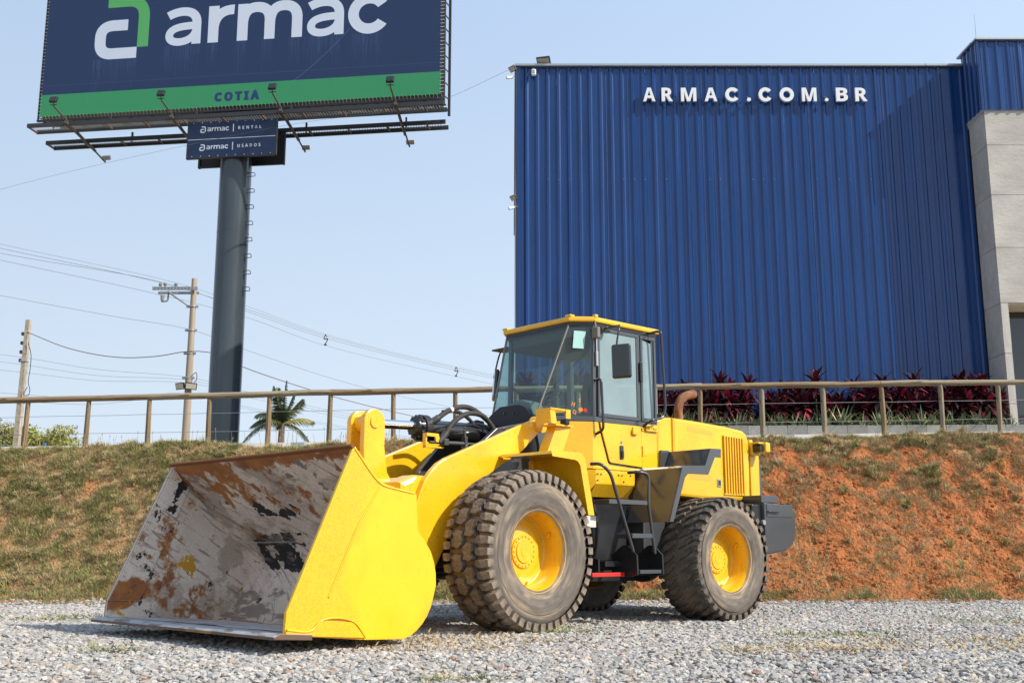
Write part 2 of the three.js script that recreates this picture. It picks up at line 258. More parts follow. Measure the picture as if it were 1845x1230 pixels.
    C.forEach(([x, s], i) => { const z0 = 0.008 + 0.030 * Math.pow(r(), 3), P = s < 0 ? V(x, yardY(x, footZ(x) - s * 3.2) + 0.01, footZ(x) - s * 3.2) : surf(x, s); m4.compose(P, q.setFromEuler(e.set(r() * 6, r() * 6, r() * 6)), V(z0, z0, z0)); im.setMatrixAt(i, m4); const k = 0.75 + 0.5 * r(); im.setColorAt(i, c.setRGB(0.29 * k, 0.10 * k, 0.030 * k)); }); scene.add(im); }
  // sparse dead and green blades lying in the gravel
  const root2 = new THREE.Group(); root2.name = 'yard_weeds'; root2.userData = { kind: 'stuff', label: 'scattered weeds and straw lying in the gravel', category: 'weeds' }; scene.add(root2);
  const spots = [[-5.1, -11.8, 0.5, 1], [-4.6, -12.4, 0.35, 1], [3.2, -8.4, 0.9, 0], [4.6, -8.8, 0.8, 0], [2.1, -7.9, 0.5, 0], [5.0, -11.3, 0.6, 1], [5.6, -10.4, 0.5, 1], [-0.2, -9.0, 0.5, 0], [0.4, -9.7, 0.3, 1], [-0.9, -8.4, 0.6, 0], [-0.3, -6.3, 0.15, 1], [2.7, -9.3, 0.4, 1], [4.3, -7.6, 0.3, 1], [-2.9, -8.0, 0.2, 1]];
  const W = []; for (const [x, z, rad, gr] of spots) for (let k = 0; k < 200 * rad; k++) { const a = r() * 6.28, d = rad * Math.sqrt(r()); W.push([x + Math.cos(a) * d * 1.4, z + Math.sin(a) * d * 0.6, gr]); }
  const im = sh(new THREE.InstancedMesh(kinds[2], gm, W.length)); im.name = 'weeds'; im.userData.kind = 'stuff';
  W.forEach(([x, z, gr], i) => { const s = 0.5 + 0.6 * r(); e.set((r() - 0.5) * 0.7, r() * 6.28, (r() - 0.5) * 0.7); q.setFromEuler(e); m4.compose(V(x, yardY(x, z) + 0.022, z), q, V(s * 1.7, s * 0.30, s * 1.7)); im.setMatrixAt(i, m4); const cc = gr && r() < 0.8 ? mix3([0.10, 0.14, 0.03], [0.22, 0.25, 0.06], r()) : mix3([0.36, 0.26, 0.12], [0.5, 0.38, 0.2], r()); im.setColorAt(i, c.setRGB(...cc)); });
  root2.add(im);
}
// ---------------------------------------------------------------- wheel loader (faces -x in its own axes, near side +z)
const ART = 0.0625;
const L = thing('wheel_loader', 'large yellow articulated wheel loader with its bucket lowered on the gravel', 'loader');
L.position.set(0.394, 0, -11.76); L.rotation.y = 0.7395;
const pF = (name, geo, m, label) => { const o = part(L, name, geo, m, label); o.rotation.y = ART; return o; };
const gF = (name, label) => { const o = grp(L, name, label); o.rotation.y = ART; return o; };
const pR = (name, geo, m, label) => part(L, name, geo, m, label);
const flip = (pts) => pts.map(([x, y, z]) => [x, y, -z]);
{ // ---- bucket
  const prof = [[-4.06, 0.135], [-3.6, 0.105], [-3.32, 0.088]]; const cx = -3.27, cy = 0.49, rr = 0.405;
  for (let a = -92; a <= 45; a += 8.55) prof.push([cx + rr * Math.cos(a * Math.PI / 180), cy + rr * Math.sin(a * Math.PI / 180)]);
  for (let k = 1; k <= 8; k++) prof.push([mix(cx + rr * 0.7071, -3.705, k / 8), mix(cy + rr * 0.7071, 1.462, k / 8)]);
  const sheet = (off, flipN) => { const P = prof.map((p, i) => { const a = prof[Math.max(0, i - 1)], b = prof[Math.min(prof.length - 1, i + 1)], l = Math.hypot(b[0] - a[0], b[1] - a[1]); return [p[0] + off * (b[1] - a[1]) / l, p[1] - off * (b[0] - a[0]) / l]; }); let len = [0]; for (let i = 1; i < P.length; i++) len.push(len[i - 1] + Math.hypot(P[i][0] - P[i - 1][0], P[i][1] - P[i - 1][1])); const tot = len[len.length - 1], nz = 40, pos = [], uv = [], idx = []; for (let i = 0; i < P.length; i++) for (let j = 0; j <= nz; j++) { const z = mix(-1, 1, j / nz) * (flipN ? 1.332 : 1.346), dent = flipN ? 0 : 0.012 * (fbm(z * 2.2 + 5, len[i] * 2.2, 3, 90) - 0.5); pos.push(P[i][0] - dent, P[i][1] + dent, z); uv.push(j / nz, len[i] / tot); } for (let i = 0; i < P.length - 1; i++) for (let j = 0; j < nz; j++) { const a = i * (nz + 1) + j, b = a + 1, c = a + nz + 1, d = c + 1; flipN ? idx.push(a, c, b, b, c, d) : idx.push(a, b, c, b, d, c); } const g = new THREE.BufferGeometry(); g.setAttribute('position', new THREE.Float32BufferAttribute(pos, 3)); g.setAttribute('uv', new THREE.Float32BufferAttribute(uv, 2)); g.setIndex(idx); g.computeVertexNormals(); return g; };
  const worn = (u, v) => {                       // scraped plate, dried slurry, old paint flakes, rust; u across (far to near), v from lip to top
    let c = mix3([202, 180, 162], [240, 224, 206], rag(u * 5, v * 6, 101));
    c = mix3(c, [172, 152, 136], 0.8 * sst(0.50, 0.62, rag(u * 3 + 9, v * 4, 102)));
    c = mix3(c, [196, 150, 148], 0.7 * sst(0.50, 0.60, rag(u * 3 + 2, v * 4 + 1, 103)) * sst(0.24, 0.34, v) * (1 - sst(0.46, 0.58, v)));
    const q = u * 0.85 + v, w = u - v * 0.9;       // the load slides off obliquely
    c = mix3(c, [232, 222, 214], 0.5 * sst(0.60, 0.72, rag(q * 40, w * 3, 111)));                   // pale scratches
    c = mix3(c, [120, 106, 96], 0.6 * sst(0.62, 0.70, rag(q * 60, w * 4, 112)));                    // dark scratches
    const zone = sst(0.06, 0.14, u) * (1 - sst(0.50, 0.66, u)) * Math.max(sst(0.745, 0.765, v) * (1 - sst(0.82, 0.86, v)) * 0.7, sst(0.52, 0.55, v) * (1 - sst(0.67, 0.70, v)));
    const fl = rag(u * 9 + v * 4, v * 10 - u * 3, 104) - 0.04 + 0.24 * zone; c = mix3(c, [38, 36, 37], sst(0.69, 0.71, fl));
    c = mix3(c, [118, 110, 104], 0.85 * sst(0.715, 0.735, rag(u * 7, v * 9, 105)));
    c = mix3(c, [132, 115, 100], 0.75 * sst(0.58, 0.66, rag(u * 5, v * 16, 106) + 0.13 * Math.exp(-Math.pow((v - 0.29) / 0.025, 2))));
    if (v > 0.636 && v < 0.644) c = mix3(c, [206, 196, 188], 0.6);
    const edge = sst(0.945, 0.985, v + 0.05 * (rag(u * 9, 2, 113) - 0.5)), drip = rag(u * 16, v * 13, 107) + 0.10 * sst(0.70, 0.95, v) * (1 - sst(0.3, 0.75, u)) + 0.22 * edge;
    c = mix3(c, mix3([196, 128, 62], [112, 62, 34], rag(u * 12, v * 12, 108)), sst(0.58, 0.70, drip) * sst(0.62, 0.72, v));
    if (v < 0.25) { c = mix3(c, mix3([206, 206, 208], [170, 168, 168], rag(u * 20, v * 30, 109)), 0.85); c = mix3(c, [120, 110, 102], 0.8 * sst(0.60, 0.68, rag(u * 6, v * 40, 110))); }
    const g = 0.92 + 0.16 * vn(u * 400, v * 400, 3); return [c[0] * g, c[1] * g, c[2] * g];
  };
  const wornM = M({ map: tex(1024, 1024, worn, { rep: false }), roughness: 0.72, metalness: 0.1, bumpMap: fineT, bumpScale: 0.004 });
  const sideWorn = (u, v) => {
    const x = -4.3 + 1.5 * u, y = 1.5 * v, fr = (x + 4.24) - (y - 0.28) * 0.459;      // fr: distance back from the front edge
    let c = mix3([206, 190, 174], [242, 230, 216], rag(x * 4, y * 4, 121)); c = mix3(c, [176, 160, 146], 0.7 * sst(0.52, 0.62, rag(x * 3 + 4, y * 3, 122)));
    c = mix3(c, [120, 108, 98], 0.55 * sst(0.60, 0.70, rag((x * 0.6 + y) * 26, (x - y) * 3, 128)));
    const bump2 = (cx, cy, sx, sy) => Math.exp(-Math.pow((x - cx) / sx, 2) - Math.pow((y - cy) / sy, 2));
    const r1 = rag(x * 6, y * 6, 123) - 0.03 + 0.42 * (1 - sst(0.16, 0.36, fr)) * (1 - sst(0.40, 0.52, y)) * sst(0.15, 0.24, y) + 0.13 * bump2(-3.70, 0.42, 0.17, 0.12) + 0.12 * Math.exp(-Math.pow((fr - 0.17) / 0.13, 2)) * bump2(x, 0.80, 1, 0.20) + 0.10 * Math.exp(-Math.pow((fr - 0.31) / 0.04, 2)) * sst(0.2, 0.3, y) * (1 - sst(0.65, 0.8, y));
    c = mix3(c, mix3([190, 116, 54], [112, 64, 36], rag(x * 9, y * 9, 124)), 0.9 * sst(0.56, 0.74, r1));
    c = mix3(c, [206, 154, 52], sst(0.70, 0.74, rag(x * 9, y * 9, 125) + 0.25 * bump2(-3.45, 0.60, 0.11, 0.09) - 0.02));
    c = mix3(c, [40, 40, 42], sst(0.72, 0.745, rag((x - y * 0.3) * 8, y * 6, 126) + 0.28 * Math.exp(-Math.pow((fr - 0.20) / 0.06, 2)) * sst(1.0, 1.1, y) * (1 - sst(1.36, 1.43, y)) + 0.09 * bump2(-3.85, 1.12, 0.06, 0.1)));
    const g = 0.92 + 0.16 * vn(x * 220, y * 220, 6); return [c[0] * g, c[1] * g, c[2] * g];
  };
  const st = tex(1024, 1024, sideWorn, { rep: false }); st.repeat.set(1 / 1.5, 1 / 1.5); st.offset.set(4.3 / 1.5, 0);
  const sideM = M({ map: st, roughness: 0.72, metalness: 0.1 });
  const outer = (u, v) => { const x = -4.3 + 1.6 * u, y = 1.6 * v, fr = (x + 4.24) - (y - 0.28) * 0.459; const n = fbm(x * 5, y * 5, 4, 131), sp = fbm(x * 130, y * 130, 2, 132); let c = mix3([238, 181, 24], [245, 189, 30], n); const wz = sst(0.42, 0.70, fbm(x * 2.6 + 8, y * 1.7, 4, 133) + 0.30 * (1 - sst(0.0, 0.5, fr)) - 0.05); if (sp > 0.58) c = mix3(c, [206, 136, 38], 0.6 * wz); c = mix3(c, [232, 168, 38], 0.5 * wz); if (fbm(x * 70, y * 9, 2, 134) > 0.80) c = mix3(c, [214, 160, 40], 0.35); return c; };
  const ot = tex(1024, 1024, outer, { rep: false }); ot.repeat.set(1 / 1.6, 1 / 1.6); ot.offset.set(4.3 / 1.6, 0);
  const outM = MP({ map: ot, roughness: 0.5, roughnessMap: noiseT, clearcoat: 0.2, clearcoatRoughness: 0.35 });
  const outline = [[-4.25, 0.13], [-4.24, 0.285], [-3.70, 1.465], [-3.675, 1.478], [-3.43, 1.225], [-3.28, 1.19], [-3.08, 1.16], [-3.06, 1.14], [-3.04, 0.86], [-2.955, 0.772], [-2.90, 0.70], [-2.862, 0.61], [-2.846, 0.53], [-2.842, 0.44], [-2.868, 0.35], [-2.895, 0.27], [-2.932, 0.205], [-2.98, 0.15], [-3.04, 0.10], [-3.10, 0.068], [-3.175, 0.048], [-3.53, 0.062]];
  const B = gF('bucket', 'wide digging bucket, worn and rusty inside');
  part(B, 'lining', sheet(0, false), wornM, 'scraped grey steel inside with rust and black flakes');
  part(B, 'shell', sheet(0.03, true), mat.yellow);
  part(B, 'side_plate', exz(outline, 1.335, 1.365, 0.004), outM, 'smooth yellow near side plate');
  part(B, 'side_plate', exz(outline, -1.365, -1.335, 0.004), sideM, 'rusty far side plate');
  const edgeM = M({ map: tex(512, 128, (u, v) => { let c = mix3([122, 98, 80], [92, 74, 62], fbm(u * 30, v * 6, 4, 140)); c = mix3(c, [162, 118, 72], sst(0.55, 0.7, fbm(u * 12, v * 3, 3, 141))); if (v > 0.5) { c = mix3([186, 186, 190], [150, 148, 148], fbm(u * 40, v * 14, 4, 144)); c = mix3(c, [112, 104, 96], 0.8 * sst(0.56, 0.68, fbm(u * 18, v * 30, 4, 145))); } return c; }, { rep: false }), roughness: 0.6, metalness: 0.35 });
  const ce = exz([[-4.352, 0.108], [-4.352, 0.128], [-4.30, 0.150], [-4.03, 0.128], [-4.03, 0.088], [-4.30, 0.106]], -1.39, 1.39, 0.006); { const u = ce.attributes.uv, p = ce.attributes.position; for (let i = 0; i < u.count; i++) u.setXY(i, p.getZ(i) / 2.8 + 0.5, ce.attributes.normal.getY(i) > 0.4 ? 0.55 + (p.getX(i) + 4.36) * 1.1 : 0.1 + 0.3 * Math.abs((p.getX(i) * 3) % 1)); }
  part(B, 'cutting_edge', ce, edgeM, 'worn brown cutting edge with rounded ends');
  part(B, 'top_lip', T(new RoundedBoxGeometry(0.07, 0.028, 2.73, 2, 0.008), -3.69, 1.468, 0, 0, 0, -Math.PI / 4), M({ map: tex(512, 64, (u, v) => mix3([150, 92, 38], [92, 50, 26], fbm(u * 20, v * 4, 4, 143))), roughness: 0.85 }), 'rusted upper edge');
  part(B, 'edge_strip', exz([[-4.235, 0.285], [-3.95, 0.27], [-3.52, 1.26], [-3.69, 1.455]], -1.3345, -1.323, 0.003), sideM, 'thicker rusty strip along the front of the far side');
  part(B, 'wear_plate', exz([[-4.245, 0.138], [-4.245, 0.165], [-4.035, 0.150], [-3.925, 0.222], [-3.66, 0.196], [-3.545, 0.078], [-4.0, 0.112]], 1.3655, 1.377, 0.003), outM);
  part(B, 'weld_bead', [tube([[-3.44, 1.185, 1.366], [-3.53, 1.05, 1.366], [-3.62, 0.915, 1.366], [-3.75, 0.66, 1.366], [-3.885, 0.38, 1.366]], 0.009, 40, 6), tube([[-4.24, 0.168, 1.376], [-4.04, 0.153, 1.376], [-3.93, 0.225, 1.376], [-3.66, 0.199, 1.376], [-3.545, 0.082, 1.376]], 0.008, 40, 6), tube([[-3.68, 1.46, 1.366], [-3.43, 1.215, 1.366], [-3.28, 1.178, 1.366], [-3.09, 1.15, 1.366]], 0.006, 30, 6)], mat.yellow);
  for (const s of [-1, 1]) { part(B, 'hinge_lug', exz([[-2.845, 0.25], [-2.83, 0.22], [-2.62, 0.3], [-2.6, 0.42], [-2.72, 0.52], [-2.84, 0.64], [-2.842, 0.6]], s * 0.60 - 0.12, s * 0.60 - 0.06), mat.yellow); part(B, 'hinge_lug', exz([[-2.845, 0.25], [-2.83, 0.22], [-2.62, 0.3], [-2.6, 0.42], [-2.72, 0.52], [-2.84, 0.64], [-2.842, 0.6]], s * 0.60 + 0.06, s * 0.60 + 0.12), mat.yellow); }
}
{ // ---- linkage
  const A = [[-0.70, 1.98], [-0.773, 2.013], [-1.079, 1.913], [-1.492, 1.753], [-1.88, 1.605], [-2.06, 1.535], [-2.16, 1.482], [-2.246, 1.405], [-2.32, 1.32], [-2.375, 1.21], [-2.416, 1.10], [-2.438, 0.96], [-2.47, 0.82], [-2.56, 0.60], [-2.70, 0.46], [-2.76, 0.37], [-2.72, 0.27], [-2.60, 0.24], [-2.42, 0.32], [-2.22, 0.50], [-2.08, 0.72], [-1.98, 0.95], [-1.86, 1.14], [-1.68, 1.31], [-1.408, 1.471], [-1.064, 1.656], [-0.782, 1.884], [-0.69, 1.92]];
  for (const s of [1, -1]) { const o = pF('lift_arm', exz(A, s > 0 ? 0.56 : -0.62, s > 0 ? 0.62 : -0.56, 0.008), mat.yellow, s > 0 ? 'near curved lift arm' : 'far curved lift arm'); part(o, 'pivot_boss', [disc(-0.80, 1.94, s * 0.59, 0.085, 0.11)], mat.yellow); }
  const x = pF('cross_tube', [T(new THREE.CylinderGeometry(0.17, 0.17, 1.12, 28).rotateX(Math.PI / 2), -2.27, 1.195, 0), span(-2.42, -2.12, 0.95, 1.2, -0.56, 0.56, 0.05)], mat.yellow);
  part(x, 'gusset', exz([[-2.55, 1.30], [-2.36, 1.37], [-2.12, 1.37], [-2.0, 1.40], [-1.98, 1.2], [-2.4, 1.12], [-2.55, 1.2]], 0.30, 0.557, 0.05), mat.yellow);
  const bell = [[-2.385, 1.80], [-2.386, 1.64], [-2.35, 1.41], [-2.27, 1.30], [-2.16, 1.2], [-2.16, 1.1], [-2.25, 0.98], [-2.36, 0.7], [-2.42, 0.42], [-2.55, 0.36], [-2.63, 0.45], [-2.62, 0.8], [-2.6, 1.15], [-2.615, 1.40], [-2.632, 1.64], [-2.628, 1.80]];
  for (let a = 170; a >= 10; a -= 20) bell.push([-2.507 + 0.122 * Math.cos(a * Math.PI / 180), 1.862 + 0.122 * Math.sin(a * Math.PI / 180)]);
  const b = gF('bellcrank', 'forked yellow tilt lever behind the bucket');
  part(b, 'plate', exz(bell, 0.068, 0.132, 0.01), mat.yellow); part(b, 'plate', exz(bell, -0.132, -0.068, 0.01), mat.yellow);
  part(b, 'web', exz([[-2.40, 1.60], [-2.36, 1.40], [-2.28, 1.28], [-2.2, 1.1], [-2.40, 0.7], [-2.60, 0.8], [-2.58, 1.2], [-2.60, 1.60]], -0.07, 0.07), mat.yellow);
  part(b, 'pin', [disc(-2.507, 1.862, 0, 0.055, 0.29), disc(-2.507, 1.862, 0.134, 0.056, 0.012), disc(-2.507, 1.862, 0.142, 0.010, 0.008)], mat.yellow);
  const c = gF('dump_cylinder', 'black hydraulic cylinder with polished rod');
  part(c, 'rod', rod([-2.45, 1.865, 0], [-1.86, 1.888, 0], 0.044, 0.044, 20), mat.chrome);
  part(c, 'rod_eye', [disc(-2.507, 1.862, 0, 0.085, 0.13)], mat.yellow);
  part(c, 'barrel', [rod([-1.84, 1.848, 0], [-1.08, 1.862, 0], 0.108, 0.108, 28), rod([-1.10, 1.862, 0], [-0.88, 1.868, 0], 0.118, 0.10, 24)], mat.gloss);
  part(c, 'gland', [rod([-1.93, 1.886, 0], [-1.85, 1.87, 0], 0.09, 0.118, 24), rod([-1.86, 1.866, 0], [-1.78, 1.868, 0], 0.132, 0.132, 24)], mat.black);
  for (let k = 0; k < 12; k++) { const a = k * Math.PI / 6, y = 1.872 + 0.105 * Math.sin(a), z = 0.105 * Math.cos(a); part(c, 'bolt', rod([-1.905, y, z], [-1.855, y, z], 0.016, 0.016, 6), mat.black); }
  const bk = pF('position_bracket', [span(-1.95, -1.935, 1.66, 1.80, 0.16, 0.205), span(-1.95, -1.72, 1.665, 1.68, 0.16, 0.205), exz([[-1.95, 1.80], [-1.80, 1.80], [-1.78, 1.72], [-1.83, 1.72], [-1.84, 1.77], [-1.95, 1.77]], 0.20, 0.22)], mat.yellow);
  part(bk, 'sensor_rod', [rod([-1.90, 1.715, 0.2], [-1.28, 1.735, 0.2], 0.014), rod([-1.68, 1.72, 0.2], [-1.45, 1.728, 0.2], 0.022), span(-1.74, -1.68, 1.69, 1.76, 0.16, 0.24, 0.01), span(-1.46, -1.42, 1.67, 1.80, 0.17, 0.23, 0.01), rod([-1.44, 1.66, 0.2], [-1.44, 1.86, 0.2], 0.016)], mat.steelDark);
  const hp = [[[-1.83, 1.90, 0.10], [-1.76, 1.945, 0.13], [-1.61, 2.04, 0.13], [-1.43, 2.10, 0.12], [-1.27, 2.10, 0.11], [-1.11, 2.03, 0.12], [-0.99, 1.94, 0.13], [-0.90, 1.80, 0.14]], [[-1.78, 1.72, 0.20], [-1.72, 1.79, 0.22], [-1.63, 1.90, 0.21], [-1.50, 1.99, 0.20], [-1.34, 2.04, 0.19], [-1.17, 2.02, 0.19], [-1.05, 1.91, 0.20], [-0.98, 1.76, 0.21]], [[-1.5, 2.06, -0.06], [-1.3, 2.08, -0.06], [-1.12, 2.0, -0.05], [-1.0, 1.85, -0.04]]];
  hp.forEach((P, i) => { const o = pF('hydraulic_hose', tube(P, i < 2 ? 0.026 : 0.02, 60, 10), mat.hose); if (i < 2) part(o, 'ferrule', rod(P[0], [mix(P[1][0], P[2][0], 0.25), mix(P[1][1], P[2][1], 0.25), P[1][2]], 0.032, 0.034), mat.steelDark); if (i === 0) part(o, 'tag', rod([-1.575, 2.052, 0.129], [-1.545, 2.066, 0.128], 0.0285), mat.white); });
  for (const s of [1, -1]) pF('frame_tower', exz([[-1.62, 1.46], [-1.36, 1.72], [-1.12, 1.90], [-0.98, 1.93], [-0.55, 2.02], [-0.36, 2.06], [-0.30, 1.95], [-0.31, 1.30], [-0.42, 0.62], [-1.95, 0.55], [-1.95, 0.95]], s > 0 ? 0.27 : -0.33, s > 0 ? 0.33 : -0.27, 0.006), mat.steelDark, 'dark front frame plate');
  pF('frame_tower', [disc(-0.98, 1.868, 0.34, 0.055, 0.02), disc(-0.98, 1.868, 0.352, 0.042, 0.012)], mat.steelDark);
  pF('front_chassis', [span(-1.95, -0.40, 0.50, 1.18, -0.26, 0.26, 0.03), span(-1.98, -1.92, 0.56, 1.3, -0.34, 0.34), span(-0.95, -0.35, 1.2, 1.75, -0.26, 0.26, 0.02), rod([-0.92, 1.868, -0.3], [-0.92, 1.868, 0.3], 0.05)], mat.black);
  for (const s of [1, -1]) pF('lift_cylinder', [rod([-0.72, 0.75, s * 0.44], [-1.3, 1.0, s * 0.44], 0.085), rod([-1.3, 1.0, s * 0.44], [-1.95, 1.28, s * 0.44], 0.04)], mat.gloss);
  for (const s of [1, -1]) { const o = pF('arm_hinge_plate', exz([[-0.74, 2.05], [-0.62, 2.09], [-0.52, 2.08], [-0.47, 1.98], [-0.45, 1.62], [-0.50, 1.5], [-0.66, 1.45], [-0.70, 1.75], [-0.74, 1.88]], s * 0.49 - 0.02, s * 0.49 + 0.02, 0.006), mat.grey); if (s > 0) part(o, 'slot', [span(-0.60, -0.565, 1.72, 1.98, 0.511, 0.520, 0.004), span(-0.55, -0.50, 1.78, 1.84, 0.511, 0.524, 0.004), span(-0.55, -0.50, 1.90, 1.96, 0.511, 0.524, 0.004)], mat.black); }
  pF('front_axle', [rod([-1.515, 0.70, -0.85], [-1.515, 0.70, 0.85], 0.15, 0.15, 20), new THREE.SphereGeometry(0.27, 20, 14).translate(-1.515, 0.70, 0)], mat.black);
  // fenders and headlight posts
  for (const s of [1, -1]) {
    const P = [[-1.38, 1.600], [-1.005, 1.606], [-0.955, 1.592], [-0.918, 1.550], [-0.795, 1.035], [-0.83, 1.030], [-0.950, 1.535], [-0.975, 1.566], [-1.01, 1.578], [-1.40, 1.572]];
    const z0 = s > 0 ? 0.66 : -1.285, z1 = s > 0 ? 1.285 : -0.66;
    const o = pF('front_fender', exz(P, z0, z1, 0.004), mat.yellow, s > 0 ? 'near front mudguard' : 'far front mudguard');
    part(o, 'flange', exz([[-1.395, 1.603], [-1.0, 1.609], [-0.95, 1.594], [-0.914, 1.552], [-0.79, 1.032], [-0.875, 1.032], [-0.985, 1.49], [-1.02, 1.525], [-1.06, 1.535], [-1.37, 1.552]], s > 0 ? 1.286 : -1.294, s > 0 ? 1.294 : -1.286), mat.yellow);
    part(o, 'bracket', [span(-1.0, -0.9, 1.05, 1.56, s > 0 ? 0.64 : -0.70, s > 0 ? 0.70 : -0.64, 0.01), slab(s > 0 ? [[-1.38, 1.598, 0.66], [-1.38, 1.572, 0.66], [-1.17, 1.545, 0.5], [-1.17, 1.6, 0.5]] : [[-1.38, 1.572, -0.66], [-1.38, 1.598, -0.66], [-1.17, 1.6, -0.5], [-1.17, 1.545, -0.5]], 0.02)], mat.yellow);
    const q = gF('headlight_post', s > 0 ? 'near yellow headlight bracket' : 'far yellow headlight bracket');
    const Z = (a) => (s > 0 ? a : -a);
    const sl = (P4) => slab(s > 0 ? P4 : flip(P4).reverse(), 0.012);
    part(q, 'post', [sl([[-0.98, 1.61, 0.86], [-0.80, 1.61, 0.90], [-0.665, 1.90, 0.90], [-0.83, 1.90, 0.86]]), sl([[-0.98, 1.61, 0.74], [-0.98, 1.61, 0.86], [-0.83, 1.90, 0.86], [-0.83, 1.90, 0.74]]), span(-0.90, -0.64, 1.90, 1.915, Z(0.72), Z(0.92))], mat.yellow);
    part(q, 'guard', [sl([[-0.98, 1.915, 0.93], [-0.90, 1.915, 0.93], [-0.93, 2.06, 0.93], [-0.995, 2.06, 0.93]]), span(-1.0, -0.72, 2.05, 2.064, Z(0.74), Z(0.94)), span(-0.78, -0.715, 1.975, 2.064, Z(0.93), Z(0.945)), sl([[-1.0, 1.915, 0.75], [-0.985, 1.915, 0.93], [-0.998, 2.05, 0.93], [-1.01, 2.05, 0.75]])], mat.yellow);
    part(q, 'headlight', [span(-0.78, -0.72, 1.915, 1.972, Z(0.86), Z(0.94), 0.01)], mat.black);
  }
  pF('reflector_plate', span(-0.50, -0.36, 0.93, 1.04, 0.945, 0.955), M({ color: lin(0.55, 0.53, 0.48), roughness: 0.6 }), 'pale rectangular plate behind the front wheel');
}
{ // ---- wheels
  const tyreT = tex(512, 512, (u, v) => { const n = pfbm(u, v, 7, 5, 151), m = pfbm(u, v, 40, 3, 152), d = sst(0.42, 0.66, n); const a = mix3([100, 91, 82], [136, 120, 102], d), k = 0.80 + 0.4 * m; return [a[0] * k, a[1] * k, a[2] * k]; });
  const lugT = tex(512, 512, (u, v) => { const n = pfbm(u, v, 5, 5, 161), m = pfbm(u, v, 36, 3, 162); let a = mix3([86, 79, 72], [118, 105, 90], sst(0.40, 0.62, n)); a = mix3(a, [134, 92, 62], 0.5 * sst(0.60, 0.72, pfbm(u, v, 9, 4, 163))); const k = 0.75 + 0.5 * m; return [a[0] * k, a[1] * k, a[2] * k]; });
  const rubber = M({ map: tyreT, roughness: 0.82, bumpMap: fineT, bumpScale: 0.003 }), lugM = M({ map: lugT, roughness: 0.88, bumpMap: fineT, bumpScale: 0.012 });
  const rearLug = M({ map: lugT, color: lin(0.82, 0.86, 0.9), roughness: 0.85, bumpMap: fineT, bumpScale: 0.008 });
  const block = (R1, depth, outline, taper = 0.93) => {     // tread block: outline of [angle, z], raised from the carcass
    const n = outline.length, pos = [], uv = []; const ca = outline.reduce((s, p) => s + p[0], 0) / n, cz = outline.reduce((s, p) => s + p[1], 0) / n;
    const rz = (z, top) => { const e = Math.abs(z); const drop = 0.026 * Math.pow(Math.max(0, (e - 0.16) / 0.11), 2); return (top ? R1 : R1 - depth) - drop; };
    const P = (p, top, k = 1) => { const a = ca + (p[0] - ca) * k, z = cz + (p[1] - cz) * k, r = rz(z, top); return [r * Math.cos(a), r * Math.sin(a), z]; };
    const tri = (...q) => { for (const [c, u, v] of q) { pos.push(...c); uv.push(u * 1.2, v * 1.2); } };
    const c0 = [(rz(cz, 1)) * Math.cos(ca), (rz(cz, 1)) * Math.sin(ca), cz];
    for (let i = 0; i < n; i++) { const a = outline[i], b = outline[(i + 1) % n]; const A1 = P(a, 1, taper), B1 = P(b, 1, taper), A0 = P(a, 0), B0 = P(b, 0); const U = (q) => [q[0] * R1, q[1]]; tri([c0, ca * R1, cz], [A1, ...U(a)], [B1, ...U(b)]); tri([A1, ...U(a)], [A0, a[0] * R1, a[1] + 0.05], [B1, ...U(b)]); tri([B1, ...U(b)], [A0, a[0] * R1, a[1] + 0.05], [B0, b[0] * R1, b[1] + 0.05]); }
    const g = new THREE.BufferGeometry(); g.setAttribute('position', new THREE.Float32BufferAttribute(pos, 3)); g.setAttribute('uv', new THREE.Float32BufferAttribute(uv, 2)); g.computeVertexNormals(); return g;
  };
  const lathe = (pts, n = 72) => { const g = new THREE.LatheGeometry(pts.map((p) => new THREE.Vector2(p[0], p[1])), n); g.rotateX(Math.PI / 2); return g; };   // [radius, z]
  const carcass = (R, w, ring = true) => lathe([[0.345, -w * 0.42], [0.40, -w * 0.455], [0.47, -w * 0.49], [0.55, -w * 0.50], [R - 0.11, -w * 0.485], [R - 0.055, -w * 0.475], [R - 0.022, -w * 0.40], [R - 0.012, 0], [R - 0.022, w * 0.40], [R - 0.055, w * 0.475], [R - 0.10, w * 0.488], [R - 0.117, w * 0.492], [R - 0.13, w * 0.488], [0.55, w * 0.50], [0.50, w * 0.497], [0.495, w * 0.505], [0.47, w * 0.497], [0.42, w * 0.475], [0.405, w * 0.475], [0.395, w * 0.455], [0.37, w * 0.435], [0.345, w * 0.42]], 96);
  const rimProf = [[0.0, 0.035], [0.20, 0.035], [0.235, 0.01], [0.30, 0.005], [0.318, 0.02], [0.322, 0.10], [0.330, 0.17], [0.342, 0.185], [0.345, 0.205], [0.352, 0.212], [0.360, 0.222], [0.366, 0.232], [0.369, 0.224], [0.366, 0.20], [0.345, 0.19]];
  const rimG = lathe(rimProf, 72);
  const bolts = (rad, n, r, h, z) => { const l = []; for (let k = 0; k < n; k++) { const a = k * 6.28319 / n; l.push(new THREE.CylinderGeometry(r, r, h, 6).rotateX(Math.PI / 2).translate(rad * Math.cos(a), rad * Math.sin(a), z)); } return l; };
  const rimRear = lathe([[0.352, -0.232], [0.367, -0.222], [0.350, -0.20], [0.33, -0.12], [0.318, 0.0]], 48);
